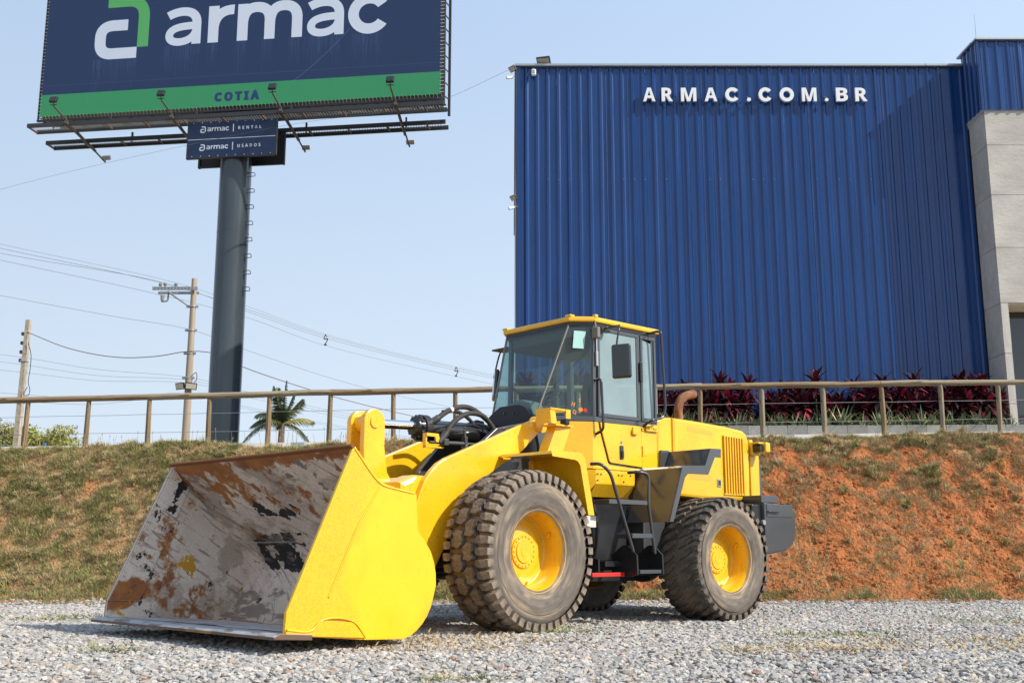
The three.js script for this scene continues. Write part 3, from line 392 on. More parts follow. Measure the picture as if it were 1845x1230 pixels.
  function wheel(front, x, y, zc, near, full) {
    const w = gF(front ? 'front_wheel' : 'rear_wheel', `${near ? 'near' : 'far'} ${front ? 'front wheel with chunky block tread' : 'rear wheel with worn bar tread'}`);
    w.rotation.y = (front ? ART : 0) + (near ? 0 : Math.PI);
    const p = V(x, y, zc); if (front) p.applyAxisAngle(V(0, 1, 0), ART); w.position.copy(p);
    const Ro = front ? 0.722 : 0.664, wd = 0.53;
    part(w, 'tyre', carcass(front ? 0.682 : 0.640, wd), rubber);
    part(w, 'rim', [rimG.clone(), rimRear.clone()], mat.rimYellow);
    part(w, 'hub', [disc(0, 0, 0.045, 0.105, 0.03, 32), disc(0, 0, 0.040, 0.15, 0.02, 32), disc(0, 0, 0.061, 0.05, 0.004, 24)], mat.rimYellow);
    if (full) for (const b of bolts(0.132, 18, 0.009, 0.012, 0.052)) part(w, 'wheel_bolt', b, mat.rimYellow); else part(w, 'wheel_bolt', bolts(0.132, 18, 0.009, 0.012, 0.052), mat.rimYellow);
    if (full) { part(w, 'valve', [T(new THREE.CylinderGeometry(0.012, 0.012, 0.05, 8), 0.27, 0.14, 0.10, 0.6, 0, 0)], mat.rimYellow); part(w, 'valve', [T(new THREE.CylinderGeometry(0.012, 0.012, 0.05, 8), -0.05, -0.285, 0.12, 0.6, 0, 0)], mat.rimYellow); }
    const lugs = [];
    if (front) {
      const N = 44, st = 2 * Math.PI / N;
      const sh1 = block(Ro, 0.066, [[-0.33 * st, 0.282], [-0.36 * st, 0.20], [-0.30 * st, 0.162], [0.0, 0.148], [0.30 * st, 0.162], [0.36 * st, 0.205], [0.33 * st, 0.282]], 0.95);
      sh1.userData.m = rubber; const mid = block(Ro + 0.006, 0.055, [[-0.80 * st, 0.055], [-0.62 * st, 0.135], [-0.15 * st, 0.150], [0.12 * st, 0.118], [0.55 * st, 0.142], [0.84 * st, 0.085], [0.70 * st, 0.005], [0.22 * st, 0.022], [-0.25 * st, -0.008]], 0.93);
      for (let k = 0; k < N; k++) { lugs.push([sh1, k * st]); lugs.push([sh1, (k + 0.5) * st, 1]); }
      for (let k = 0; k < N / 2; k++) { lugs.push([mid, k * 2 * st]); lugs.push([mid, (k * 2 + 1) * st, 1]); }
    } else {
      const N = 34, st = 2 * Math.PI / N, bar = block(Ro, 0.056, [[-0.28 * st, 0.28], [-0.26 * st, 0.215], [0.25 * st, 0.12], [0.85 * st, 0.02], [1.15 * st, 0.02], [0.72 * st, 0.13], [0.26 * st, 0.215], [0.26 * st, 0.28]], 0.96);
      for (let k = 0; k < N; k++) { lugs.push([bar, k * st]); lugs.push([bar, (k + 0.5) * st, 1]); }
    }
    const m = front ? lugM : rearLug;
    if (full) { const cache = new Map(); for (const [g, a, f] of lugs) { let h = g; if (f) { h = cache.get(g) ?? cache.set(g, g.clone().rotateX(Math.PI).rotateZ(0)).get(g); } const o = part(w, 'tread_lug', h, g.userData.m ?? m); o.rotation.z = a; } }
    else part(w, 'tread', lugs.map(([g, a, f]) => { const h = g.clone(); if (f) h.rotateX(Math.PI); return h.rotateZ(a); }), m);
    return w;
  }
  wheel(true, -1.515, 0.702, 1.02, true, true); wheel(true, -1.515, 0.702, -1.02, false, false);
  wheel(false, 1.515, 0.612, 1.02, true, true); wheel(false, 1.515, 0.612, -1.02, false, false);
}
// ---------------------------------------------------------------- loader: rear frame, cab, engine
const exx = (pts, x0, x1, bev = 0) => exz(pts.map(([z, y]) => [-z, y]), 0, x1 - x0, bev).rotateY(Math.PI / 2).translate(x0, 0, 0);   // outline in z,y pushed along x
function pane(P) { const g = slab(P, 0.004), n = g.attributes.position.count, keep = (P.length - 2); const pos = [], nor = [], uv = []; for (let t = 0; t < keep; t++) for (let k = 0; k < 3; k++) { const i = t * 6 + k; for (const [a, o, w] of [['position', pos, 3], ['normal', nor, 3], ['uv', uv, 2]]) for (let c = 0; c < w; c++) o.push(g.attributes[a].array[i * w + c]); } const q = new THREE.BufferGeometry(); q.setAttribute('position', new THREE.Float32BufferAttribute(pos, 3)); q.setAttribute('normal', new THREE.Float32BufferAttribute(nor, 3)); q.setAttribute('uv', new THREE.Float32BufferAttribute(uv, 2)); return q; }
const dustT = tex(512, 512, (u, v) => gray(0.80 + 0.30 * (pfbm(u, v, 4, 5, 171) - 0.5) + (pfbm(u, v, 90, 2, 172) > 0.86 ? -0.12 : 0)), { srgb: false });
const glassDoor = MP({ color: lin(0.40, 0.53, 0.55), transmission: 0.62, transmissionMap: dustT, thickness: 0, roughness: 0.03, ior: 1.5, side: THREE.DoubleSide });
const glassFront = MP({ color: lin(0.50, 0.64, 0.62), transmission: 0.95, thickness: 0, roughness: 0.02, ior: 1.5, side: THREE.DoubleSide });
const glassFar = MP({ color: lin(0.62, 0.78, 0.78), transmission: 1, thickness: 0, roughness: 0.02, ior: 1.5, side: THREE.DoubleSide });
{ // ---- cab
  const roof = pR('cab_roof', exy([[-0.19, -0.52], [0.03, -0.695], [1.08, -0.695], [1.08, 0.695], [0.03, 0.695], [-0.19, 0.52]], 3.092, 3.15, 0.016), mat.yellow);
  part(roof, 'roof_seal', exy([[-0.165, -0.50], [0.04, -0.672], [1.05, -0.672], [1.05, 0.672], [0.04, 0.672], [-0.165, 0.50]], 3.055, 3.09), mat.black);
  part(roof, 'roof_liner', exy([[-0.10, -0.46], [0.06, -0.62], [1.0, -0.62], [1.0, 0.62], [0.06, 0.62], [-0.10, 0.46]], 2.93, 3.05, 0.02), M({ color: lin(0.16, 0.15, 0.13), roughness: 0.9 }));
  part(roof, 'grab_lug', [span(0.03, 0.075, 3.14, 3.175, 0.655, 0.70, 0.006), span(-0.19, -0.12, 3.145, 3.17, 0.46, 0.54, 0.006), span(-0.19, -0.12, 3.145, 3.17, -0.54, -0.46, 0.006)], mat.yellow);
  const base = pR('cab_body', [exy([[-0.50, -0.35], [0.0, -0.665], [1.03, -0.665], [1.03, 0.665], [0.0, 0.665], [-0.50, 0.35]], 1.535, 2.03, 0.01)], mat.yellow);
  part(base, 'window_sill', exy([[-0.505, -0.355], [0.0, -0.668], [1.03, -0.668], [1.03, 0.668], [0.0, 0.668], [-0.505, 0.355]], 2.032, 2.085, 0.004), mat.grey);
  part(base, 'dash_panel', [exx([[-0.375, 1.72], [0.30, 1.72], [0.355, 2.09], [0.285, 2.10], [0.20, 2.18], [0.10, 2.215], [-0.19, 2.215], [-0.29, 2.17], [-0.375, 2.12]], -0.535, -0.508, 0.008)], M({ color: lin(0.014, 0.016, 0.021), roughness: 0.6 }), 'dark arched panel under the windscreen');
  part(base, 'dash_bolt', [disc(0, 0, 0, 0.010, 0.01, 8).rotateY(Math.PI / 2).translate(-0.54, 2.13, 0.02), disc(0, 0, 0, 0.010, 0.01, 8).rotateY(Math.PI / 2).translate(-0.54, 2.14, -0.12)], mat.gloss);
  const skirt = pR('service_panel', [exx([[0.668, 1.53], [0.668, 1.385], [0.56, 1.255], [-0.56, 1.255], [-0.668, 1.385], [-0.668, 1.53]], 0.035, 0.645, 0.004), slab([[0.032, 1.53, 0.662], [-0.22, 1.53, 0.50], [-0.22, 1.42, 0.50], [-0.02, 1.27, 0.56], [0.032, 1.385, 0.662]].reverse(), 0.02)], mat.yellow);
  part(skirt, 'panel_plate', [slab([[0.08, 1.505, 0.6705], [0.08, 1.395, 0.6705], [0.40, 1.395, 0.6705], [0.40, 1.505, 0.6705]], 0.004), slab([[0.41, 1.505, 0.6705], [0.41, 1.395, 0.6705], [0.535, 1.395, 0.6705], [0.60, 1.505, 0.6705]], 0.004)], mat.yellow);
  for (const [x, y] of [[0.11, 1.485], [0.38, 1.485], [0.435, 1.485], [0.57, 1.488], [0.055, 1.42], [0.46, 1.42], [0.055, 1.485]]) part(skirt, 'panel_bolt', disc(x, y, 0.674, 0.009, 0.01, 10), mat.steelDark);
  // pillars and frames
  const post = (a, b, w = 0.05) => { const A = V(...a), B = V(...b), d = B.clone().sub(A), g = new THREE.BoxGeometry(w, d.length(), w); g.applyQuaternion(new THREE.Quaternion().setFromUnitVectors(V(0, 1, 0), d.clone().normalize())); return g.translate((A.x + B.x) / 2, (A.y + B.y) / 2, (A.z + B.z) / 2); };
  for (const s of [1, -1]) {
    const o = pR('front_pillar', [post([0.025, 2.085, s * 0.645], [0.05, 3.06, s * 0.645], 0.045)], mat.grey);
    if (s > 0) { part(o, 'door_gap', span(0.055, 0.078, 2.09, 3.05, 0.60, 0.655), mat.black); part(o, 'hinge_strip', [span(0.055, 0.075, 2.75, 2.95, 0.672, 0.684, 0.003), span(0.048, 0.08, 2.62, 2.78, 0.672, 0.69, 0.004)], mat.galv); }
    pR('centre_pillar', post([0.765, 2.085, s * 0.64], [0.765, 3.06, s * 0.64], 0.05), mat.grey);
    pR('rear_pillar', post([1.01, 2.085, s * 0.635], [0.995, 3.06, s * 0.635], 0.06), mat.grey);
    pR('window_trim', [post([-0.505, 2.10, s * 0.352], [-0.165, 3.06, s * 0.49], 0.016)], M({ color: lin(0.20, 0.18, 0.15), roughness: 0.6 }), 'thin seam between windscreen and corner glass');
  }
  // glass
  const W0 = [-0.50, 2.10, 0.35], W1 = [-0.16, 3.06, 0.487];
  pR('windscreen', pane([[W0[0], W0[1], -W0[2]], W0, W1, [W1[0], W1[1], -W1[2]]]), glassFront);
  pR('corner_window', pane([W0, [0.0, 2.085, 0.652], [0.028, 3.06, 0.652], W1]), glassFront, 'near corner glass with small stickers');
  pR('corner_window', pane(flip([W0, [0.0, 2.085, 0.652], [0.028, 3.06, 0.652], W1])), glassFar);
  const fr = (x0, x1, y0, y1, z, t, m = mat.grey) => [span(x0, x1, y0, y0 + t, z, z + 0.022, 0.006), span(x0, x1, y1 - t, y1, z, z + 0.022, 0.006), span(x0, x0 + t * 0.8, y0 + t, y1 - t, z, z + 0.022, 0.006), span(x1 - t * 0.8, x1, y0 + t, y1 - t, z, z + 0.022, 0.006)];
  const door = grp(L, 'cab_door', 'near cab door with a tall dusty window');
  part(door, 'door_frame', fr(0.085, 0.735, 2.085, 3.05, 0.655, 0.042), mat.grey);
  part(door, 'door_window', pane([[0.10, 2.11, 0.668], [0.72, 2.11, 0.668], [0.72, 3.03, 0.668], [0.10, 3.03, 0.668]]), glassDoor);
  part(door, 'lower_panel', exz([[0.10, 2.025], [0.752, 2.03], [0.752, 1.585], [0.265, 1.61], [0.235, 1.625], [0.115, 1.96]], 0.668, 0.684, 0.005), mat.yellow);
  part(door, 'lower_gap', [slab([[0.090, 2.03, 0.6672], [0.105, 1.955, 0.6672], [0.228, 1.612, 0.6672], [0.262, 1.594, 0.6672], [0.768, 1.568, 0.6672], [0.768, 2.03, 0.6672]].reverse(), 0.003)], mat.black);
  part(door, 'handle', [span(0.392, 0.448, 1.655, 1.80, 0.684, 0.696, 0.012), span(0.405, 0.435, 1.672, 1.745, 0.694, 0.714, 0.006)], mat.gloss);
  part(door, 'lock', [disc(0.425, 1.838, 0.688, 0.013, 0.012, 14)], mat.galv);
  part(door, 'stay', [span(0.585, 0.665, 1.93, 1.985, 0.684, 0.715, 0.006), span(0.60, 0.665, 1.978, 2.01, 0.684, 0.70)], mat.yellow);
  part(door, 'hinge', [span(0.752, 0.775, 1.70, 1.82, 0.684, 0.70, 0.004), span(0.752, 0.775, 1.98, 2.0, 0.684, 0.70, 0.004)], mat.yellow); part(door, 'hinge', span(0.742, 0.778, 2.52, 2.74, 0.678, 0.70, 0.004), mat.black);
  for (const s of [1, -1]) {
    const z = s > 0 ? 0.655 : -0.677;
    const o = pR('quarter_window', pane([[0.80, 2.13, s * 0.662], [0.99, 2.13, s * 0.662], [0.985, 2.97, s * 0.662], [0.81, 3.0, s * 0.662]]), s > 0 ? glassDoor : glassFar);
    part(o, 'window_frame', fr(0.775, 1.035, 2.085, 3.05, z, 0.045), mat.grey);
  }
  pR('far_side_window', pane([[0.08, 2.10, -0.66], [0.74, 2.10, -0.66], [0.74, 3.05, -0.66], [0.08, 3.05, -0.66]]), glassFar);
  pR('rear_window', pane([[1.02, 2.30, -0.60], [1.02, 2.30, 0.60], [1.0, 3.02, 0.60], [1.0, 3.02, -0.60]]), glassFar);
  pR('rear_wall', span(1.0, 1.03, 2.05, 2.3, -0.62, 0.62), mat.interior);
  // inside
  const seat = grp(L, 'driver_seat'); part(seat, 'cushion', span(0.25, 0.75, 2.02, 2.14, -0.25, 0.25, 0.05), mat.seat); part(seat, 'backrest', T(new RoundedBoxGeometry(0.12, 0.62, 0.46, 3, 0.05), 0.80, 2.42, 0, 0, 0, -0.14), mat.seat); part(seat, 'headrest', T(new RoundedBoxGeometry(0.09, 0.18, 0.26, 3, 0.04), 0.87, 2.80, 0), mat.seat);
  const sw = grp(L, 'steering_wheel'); part(sw, 'wheel_rim', T(new THREE.TorusGeometry(0.19, 0.014, 10, 40), 0, 0, 0, Math.PI / 2, 0, 0.55).translate(-0.05, 2.33, 0.0), mat.gloss); part(sw, 'column', [rod([-0.28, 2.05, 0], [-0.06, 2.32, 0], 0.045, 0.03), rod([-0.05, 2.33, -0.18], [-0.05, 2.33, 0.18], 0.012)], mat.seat);
  pR('instrument_panel', exx([[-0.24, 2.08], [0.24, 2.08], [0.18, 2.24], [0.05, 2.28], [-0.05, 2.28], [-0.18, 2.24]], -0.44, -0.26, 0.02), M({ color: lin(0.32, 0.31, 0.28), roughness: 0.8 }));
  pR('side_console', [span(0.15, 0.95, 2.04, 2.26, -0.62, -0.40, 0.03), span(0.3, 0.9, 2.04, 2.2, 0.34, 0.58, 0.03)], mat.interior);
  pR('sun_visor', [slab([[-0.155, 2.99, 0.56], [-0.03, 2.99, 0.61], [-0.06, 2.80, 0.61], [-0.18, 2.80, 0.56]], 0.004)], M({ color: lin(0.30, 0.52, 0.48), roughness: 0.5 }), 'pale green card behind the corner glass');
  // stickers on the corner glass: letters and dots
  const font = await new FontLoader().loadAsync('fonts/droid/droid_sans_bold.typeface.json');
  globalThis.__font = font;
  const a = V(...W0), b = V(0.0, 2.085, 0.652), c = V(0.028, 3.06, 0.652), ux = b.clone().sub(a).normalize(), nn = ux.clone().cross(c.clone().sub(b)).normalize(), uy = nn.clone().cross(ux).normalize();
  const B4 = new THREE.Matrix4().makeBasis(ux, uy, nn), stick = (g, d, h) => g.applyMatrix4(B4).translate(...b.clone().addScaledVector(ux, d).addScaledVector(uy, h).addScaledVector(nn, 0.004).toArray());
  const orange = M({ color: lin(0.72, 0.24, 0.015), roughness: 0.6 });
  const tx = (s, size) => new TextGeometry(s, { font, size, depth: 0.002, curveSegments: 4 }).center();
  pR('sticker', stick(tx('H', 0.045).rotateZ(-0.3), -0.20, 0.115), orange); pR('sticker', stick(tx('I', 0.04), -0.13, 0.16), orange); pR('sticker', stick(tx('Q', 0.042), -0.185, 0.03), orange);
  pR('sticker', stick(new THREE.CylinderGeometry(0.024, 0.024, 0.002, 20).rotateX(Math.PI / 2), -0.12, 0.062), orange); pR('sticker', stick(new THREE.CylinderGeometry(0.022, 0.022, 0.002, 20).rotateX(Math.PI / 2), -0.07, 0.058), mat.red);
  // work lamp, mirrors and handles
  pR('work_lamp', [span(0.0, 0.05, 2.91, 3.03, 0.665, 0.755, 0.012), rod([0.03, 3.03, 0.70], [0.03, 3.10, 0.69], 0.012)], M({ color: lin(0.18, 0.16, 0.13), roughness: 0.8 }), 'square dusty lamp at the top of the door pillar');
  const mir = grp(L, 'mirror', 'near door mirror'); part(mir, 'housing', T(new RoundedBoxGeometry(0.055, 0.355, 0.205, 4, 0.027), -0.06, 2.60, 1.14, 0, 0.42, 0.03), mat.gloss); part(mir, 'arm', [pipe([[0.12, 3.02, 0.70], [0.10, 3.02, 0.95], [-0.02, 2.99, 1.09], [-0.085, 2.80, 1.10], [-0.095, 2.62, 1.10]], 0.010, 0.07), span(0.06, 0.2, 2.985, 3.03, 0.69, 0.76, 0.012)], mat.black);
  const mf = grp(L, 'mirror', 'far door mirror seen edge on'); part(mf, 'housing', T(new RoundedBoxGeometry(0.055, 0.36, 0.2, 4, 0.027), 0.19, 2.62, -1.08, 0, -0.62, -0.10), mat.gloss); part(mf, 'arm', [pipe([[0.12, 3.0, -0.70], [0.18, 3.02, -0.98], [0.24, 2.93, -1.10], [0.20, 2.72, -1.12]], 0.010, 0.07), span(0.05, 0.25, 3.0, 3.02, -1.0, -0.72, 0.008)], mat.black);
  pR('grab_handle', [pipe([[0.045, 2.47, 0.665], [0.045, 2.475, 0.755], [0.07, 1.94, 0.755], [0.05, 1.90, 0.665]], 0.015, 0.04)], mat.gloss, 'black handle beside the door edge');
  pR('grab_handle', [pipe([[0.92, 3.085, 0.69], [0.955, 3.10, 0.78], [0.985, 3.09, 0.80], [1.03, 2.24, 0.80], [0.98, 2.13, 0.80], [0.79, 2.09, 0.78], [0.775, 2.03, 0.695]], 0.015, 0.05)], mat.gloss, 'long black handle behind the cab');
  pR('hold_bracket', [span(0.83, 1.03, 1.985, 2.06, 0.67, 0.69, 0.004), disc(0.87, 2.03, 0.70, 0.014, 0.02, 12), span(0.94, 1.0, 2.01, 2.035, 0.688, 0.70, 0.006)], mat.yellow);
  pR('rear_cab_box', span(1.06, 1.14, 2.2, 2.5, 0.35, 0.6, 0.01), M({ color: lin(0.25, 0.25, 0.25), roughness: 0.7 }));
}
{ // ---- engine cover and tail
  pR('tank_cover', exz([[1.035, 1.30], [1.035, 2.125], [1.10, 2.16], [1.296, 2.175], [1.296, 1.30]], -0.668, 0.668, 0.03), mat.yellow);
  const hood = pR('engine_hood', exz([[1.306, 1.30], [1.306, 2.175], [1.7, 2.168], [2.3, 2.148], [2.62, 2.122], [2.70, 2.085], [2.745, 2.00], [2.752, 1.9], [2.735, 1.28], [1.9, 1.28]], -0.672, 0.672, 0.035), mat.yellow);
  part(hood, 'grille_back', exz([[2.215, 1.365], [2.215, 2.035], [2.595, 2.015], [2.575, 1.345]], 0.665, 0.676), mat.yellow); { const wr = []; for (let k = 0; k < 52; k++) wr.push(span(2.215, 2.592, 1.36 + k * 0.0128, 1.3672 + k * 0.0128, 0.6765, 0.680)); for (let k = 0; k < 30; k++) wr.push(span(2.22 + k * 0.0125, 2.2265 + k * 0.0125, 1.36, 2.02, 0.6805, 0.683)); const o = part(hood, 'wire_mesh', wr, mat.yellow, 'fine yellow wire mesh behind the slats'); o.userData.kind = 'stuff'; }
  for (let k = 0; k < 8; k++) { const t = k / 7, x = mix(2.226, 2.586, t) - 0; part(hood, 'grille_slat', exz([[x - 0.009 - 0.010 * t * 0, 1.36 - 0.015 * t], [x - 0.009, 2.03 - 0.016 * t], [x + 0.009, 2.03 - 0.016 * t], [x + 0.009 - 0.0, 1.36 - 0.015 * t]], 0.684, 0.700, 0.003), mat.yellow); }
  part(hood, 'grille_rail', [span(2.215, 2.595, 2.018, 2.036, 0.674, 0.688), span(2.205, 2.585, 1.34, 1.362, 0.674, 0.688)], mat.yellow);
  part(hood, 'decal_strip', slab([[1.56, 2.095, 0.6732], [1.56, 2.045, 0.6732], [2.03, 2.015, 0.6732], [2.03, 2.065, 0.6732]], 0.001), M({ color: lin(0.66, 0.36, 0.04), roughness: 0.6 }), 'faded orange strip');
  part(hood, 'decal_strip', slab([[1.55, 1.575, 0.6732], [1.60, 1.50, 0.6732], [1.97, 1.48, 0.6732], [1.97, 1.555, 0.6732]], 0.001), M({ color: lin(0.66, 0.36, 0.04), roughness: 0.6 }), 'faded orange strip');
  part(hood, 'latch', [span(2.08, 2.155, 1.425, 1.52, 0.672, 0.680, 0.006), span(2.095, 2.14, 1.44, 1.505, 0.678, 0.684)], mat.galv); part(hood, 'latch_slot', span(2.10, 2.135, 1.445, 1.50, 0.683, 0.6865), mat.black);
  pR('hood_gap', span(2.735, 2.80, 1.30, 1.98, -0.60, 0.60), mat.black);
  pR('radiator_frame', exz([[2.80, 1.27], [2.80, 2.02], [2.86, 2.03], [2.99, 1.86], [2.985, 1.27]], -0.64, 0.64, 0.02), mat.yellow);
  pR('rear_grille', exz([[2.99, 1.30], [2.995, 1.84], [3.08, 1.80], [3.09, 1.30]], -0.60, 0.60, 0.02), mat.grey);
  for (const s of [1, -1]) { const o = pR('rear_lamp', [span(2.76, 2.93, 1.83, 1.985, s * 0.66, s * 0.70, 0.01), span(2.85, 2.95, 1.86, 1.985, s * 0.70, s * 0.84, 0.02), span(2.76, 2.86, 1.965, 1.985, s * 0.70, s * 0.80)], mat.yellow, s > 0 ? 'near rear lamp in a yellow guard' : 'far rear lamp'); part(o, 'lens', [disc(2.815, 1.91, s * 0.775, 0.045, 0.06, 20).rotateY(0), span(2.78, 2.85, 1.87, 1.955, s * 0.70, s * 0.76, 0.01)], mat.black); }
  const ex = pR('exhaust_pipe', [tube([[2.24, 2.05, 0], [2.245, 2.3, 0], [2.25, 2.42, 0], [2.29, 2.52, 0], [2.39, 2.585, 0], [2.50, 2.615, 0], [2.56, 2.63, 0]], 0.055, 40, 18)], mat.rustPipe, 'rusty bent exhaust pipe');
  part(ex, 'pipe_mouth', disc(0, 0, 0, 0.050, 0.01, 18).rotateY(Math.PI / 2).translate(2.562, 2.631, 0), mat.black);
  // rear fenders
  const out = [[1.392, 1.785], [1.205, 1.780], [1.105, 1.592], [0.755, 1.574], [0.718, 1.552], [0.492, 0.99]], inn = [[0.552, 0.99], [0.762, 1.452], [0.812, 1.492], [1.155, 1.497], [1.282, 1.690], [1.385, 1.690]];
  const thin = out.map(([x, y], i) => [x + (i > 3 ? 0.018 : i === 3 ? 0.008 : 0.002), y - (i > 4 ? 0 : 0.018)]).reverse();
  for (const s of [1, -1]) {
    const o = pR('rear_fender', exz([...out, ...thin], s > 0 ? 0.674 : -1.245, s > 0 ? 1.245 : -0.674), mat.grey, s > 0 ? 'near stepped dark grey mudguard' : 'far stepped dark grey mudguard');
    part(o, 'flange', exz([...out, ...inn], s > 0 ? 1.246 : -1.262, s > 0 ? 1.262 : -1.246, 0.004), mat.grey);
    part(o, 'end_plate', exz([[1.20, 1.79], [1.06, 1.79], [1.045, 1.6], [1.10, 1.6]], s > 0 ? 0.674 : -0.70, s > 0 ? 0.70 : -0.674), mat.grey);
  }
  // counterweight
  const cw = pR('counterweight', exz([[2.53, 0.645], [2.95, 0.69], [3.08, 0.755], [3.155, 0.84], [3.17, 0.93], [3.175, 1.15], [3.15, 1.195], [3.05, 1.225], [2.53, 1.255]], -1.0, 1.0, 0.03), mat.grey, 'heavy dark grey tail weight');
  part(cw, 'tool_lid', span(2.57, 3.10, 1.085, 1.235, 0.995, 1.008, 0.006), mat.grey);
  part(cw, 'lid_handle', pipe([[2.58, 1.15, 1.005], [2.58, 1.145, 1.03], [2.78, 1.14, 1.03], [2.78, 1.145, 1.005]], 0.008, 0.015), mat.black);
  part(cw, 'top_box', span(2.58, 2.93, 1.25, 1.34, 0.55, 0.93, 0.012), mat.grey);
  part(cw, 'bolt_head', disc(2.50, 1.02, 1.0, 0.03, 0.03, 14), mat.galv);
  pR('cheek_plate', span(2.36, 2.54, 0.70, 1.23, -0.95, 0.95, 0.02), mat.black);
  pR('rear_chassis', [span(0.05, 2.5, 0.47, 1.24, -0.42, 0.42, 0.02), span(0.0, 1.0, 0.385, 0.50, -0.52, 0.55, 0.01), span(-0.45, 0.15, 0.50, 1.1, -0.28, 0.28, 0.02)], mat.black);
  pR('rear_axle', [rod([1.515, 0.612, -0.85], [1.515, 0.612, 0.85], 0.15, 0.15, 20), new THREE.SphereGeometry(0.27, 20, 14).translate(1.515, 0.612, 0)], mat.black);
  pR('side_tank', [span(0.62, 0.98, 0.52, 1.05, 0.45, 0.80, 0.02)], mat.grey, 'grey side tank ahead of the rear wheel');
  pR('battery_box', [span(-0.02, 0.55, 0.60, 1.22, 0.42, 0.62, 0.01)], mat.black);
  pR('hinge_tower', [span(-0.42, -0.05, 0.45, 0.60, -0.5, 0.72, 0.01), span(-0.30, 0.05, 1.08, 1.24, -0.5, 0.62, 0.01)], mat.black);
  // ladder
  const lad = grp(L, 'ladder', 'dark steel access ladder below the cab door');
  part(lad, 'rail', pipe([[-0.40, 1.545, 1.02], [-0.38, 1.545, 1.13], [-0.28, 1.46, 1.16], [0.035, 0.70, 1.16]], 0.017, 0.07), mat.steelDark); part(lad, 'rail', pipe([[0.15, 1.485, 1.02], [0.17, 1.49, 1.13], [0.30, 1.47, 1.16], [0.285, 1.16, 1.16], [0.365, 0.68, 1.16]], 0.017, 0.06), mat.steelDark);
  part(lad, 'step', [span(-0.30, 0.28, 1.155, 1.20, 0.92, 1.16, 0.005)], mat.grey); part(lad, 'step', [span(0.02, 0.33, 0.825, 0.872, 0.95, 1.17, 0.005)], mat.grey);
  part(lad, 'step', [span(0.10, 0.46, 0.478, 0.515, 0.98, 1.19, 0.004)], mat.grey);
  for (const x of [0.04, 0.43]) part(lad, 'bracket', exx([[0.86, 0.66], [1.02, 0.76], [1.09, 0.75], [1.20, 0.66], [1.205, 0.47], [1.12, 0.45], [0.86, 0.45]], x, x + 0.022, 0.003), mat.black);
  part(lad, 'bracket', [exx([[0.45, 0.70], [1.0, 0.62], [1.0, 0.50], [0.45, 0.46]], -0.30, -0.28), span(-0.2, 0.05, 0.55, 0.60, 0.6, 1.0)], mat.black);
  pR('locking_bar', [span(-0.44, 0.03, 0.452, 0.492, 1.02, 1.05, 0.006)], mat.red, 'red steering lock bar');
  pR('hose_bundle', [tube([[0.0, 1.2, 0.66], [0.02, 1.0, 0.68], [0.04, 0.8, 0.66], [0.05, 0.65, 0.62]], 0.014, 24, 8), tube([[-0.1, 1.15, 0.6], [-0.02, 0.95, 0.64], [0.02, 0.75, 0.6]], 0.012, 24, 8)], mat.hose);
}
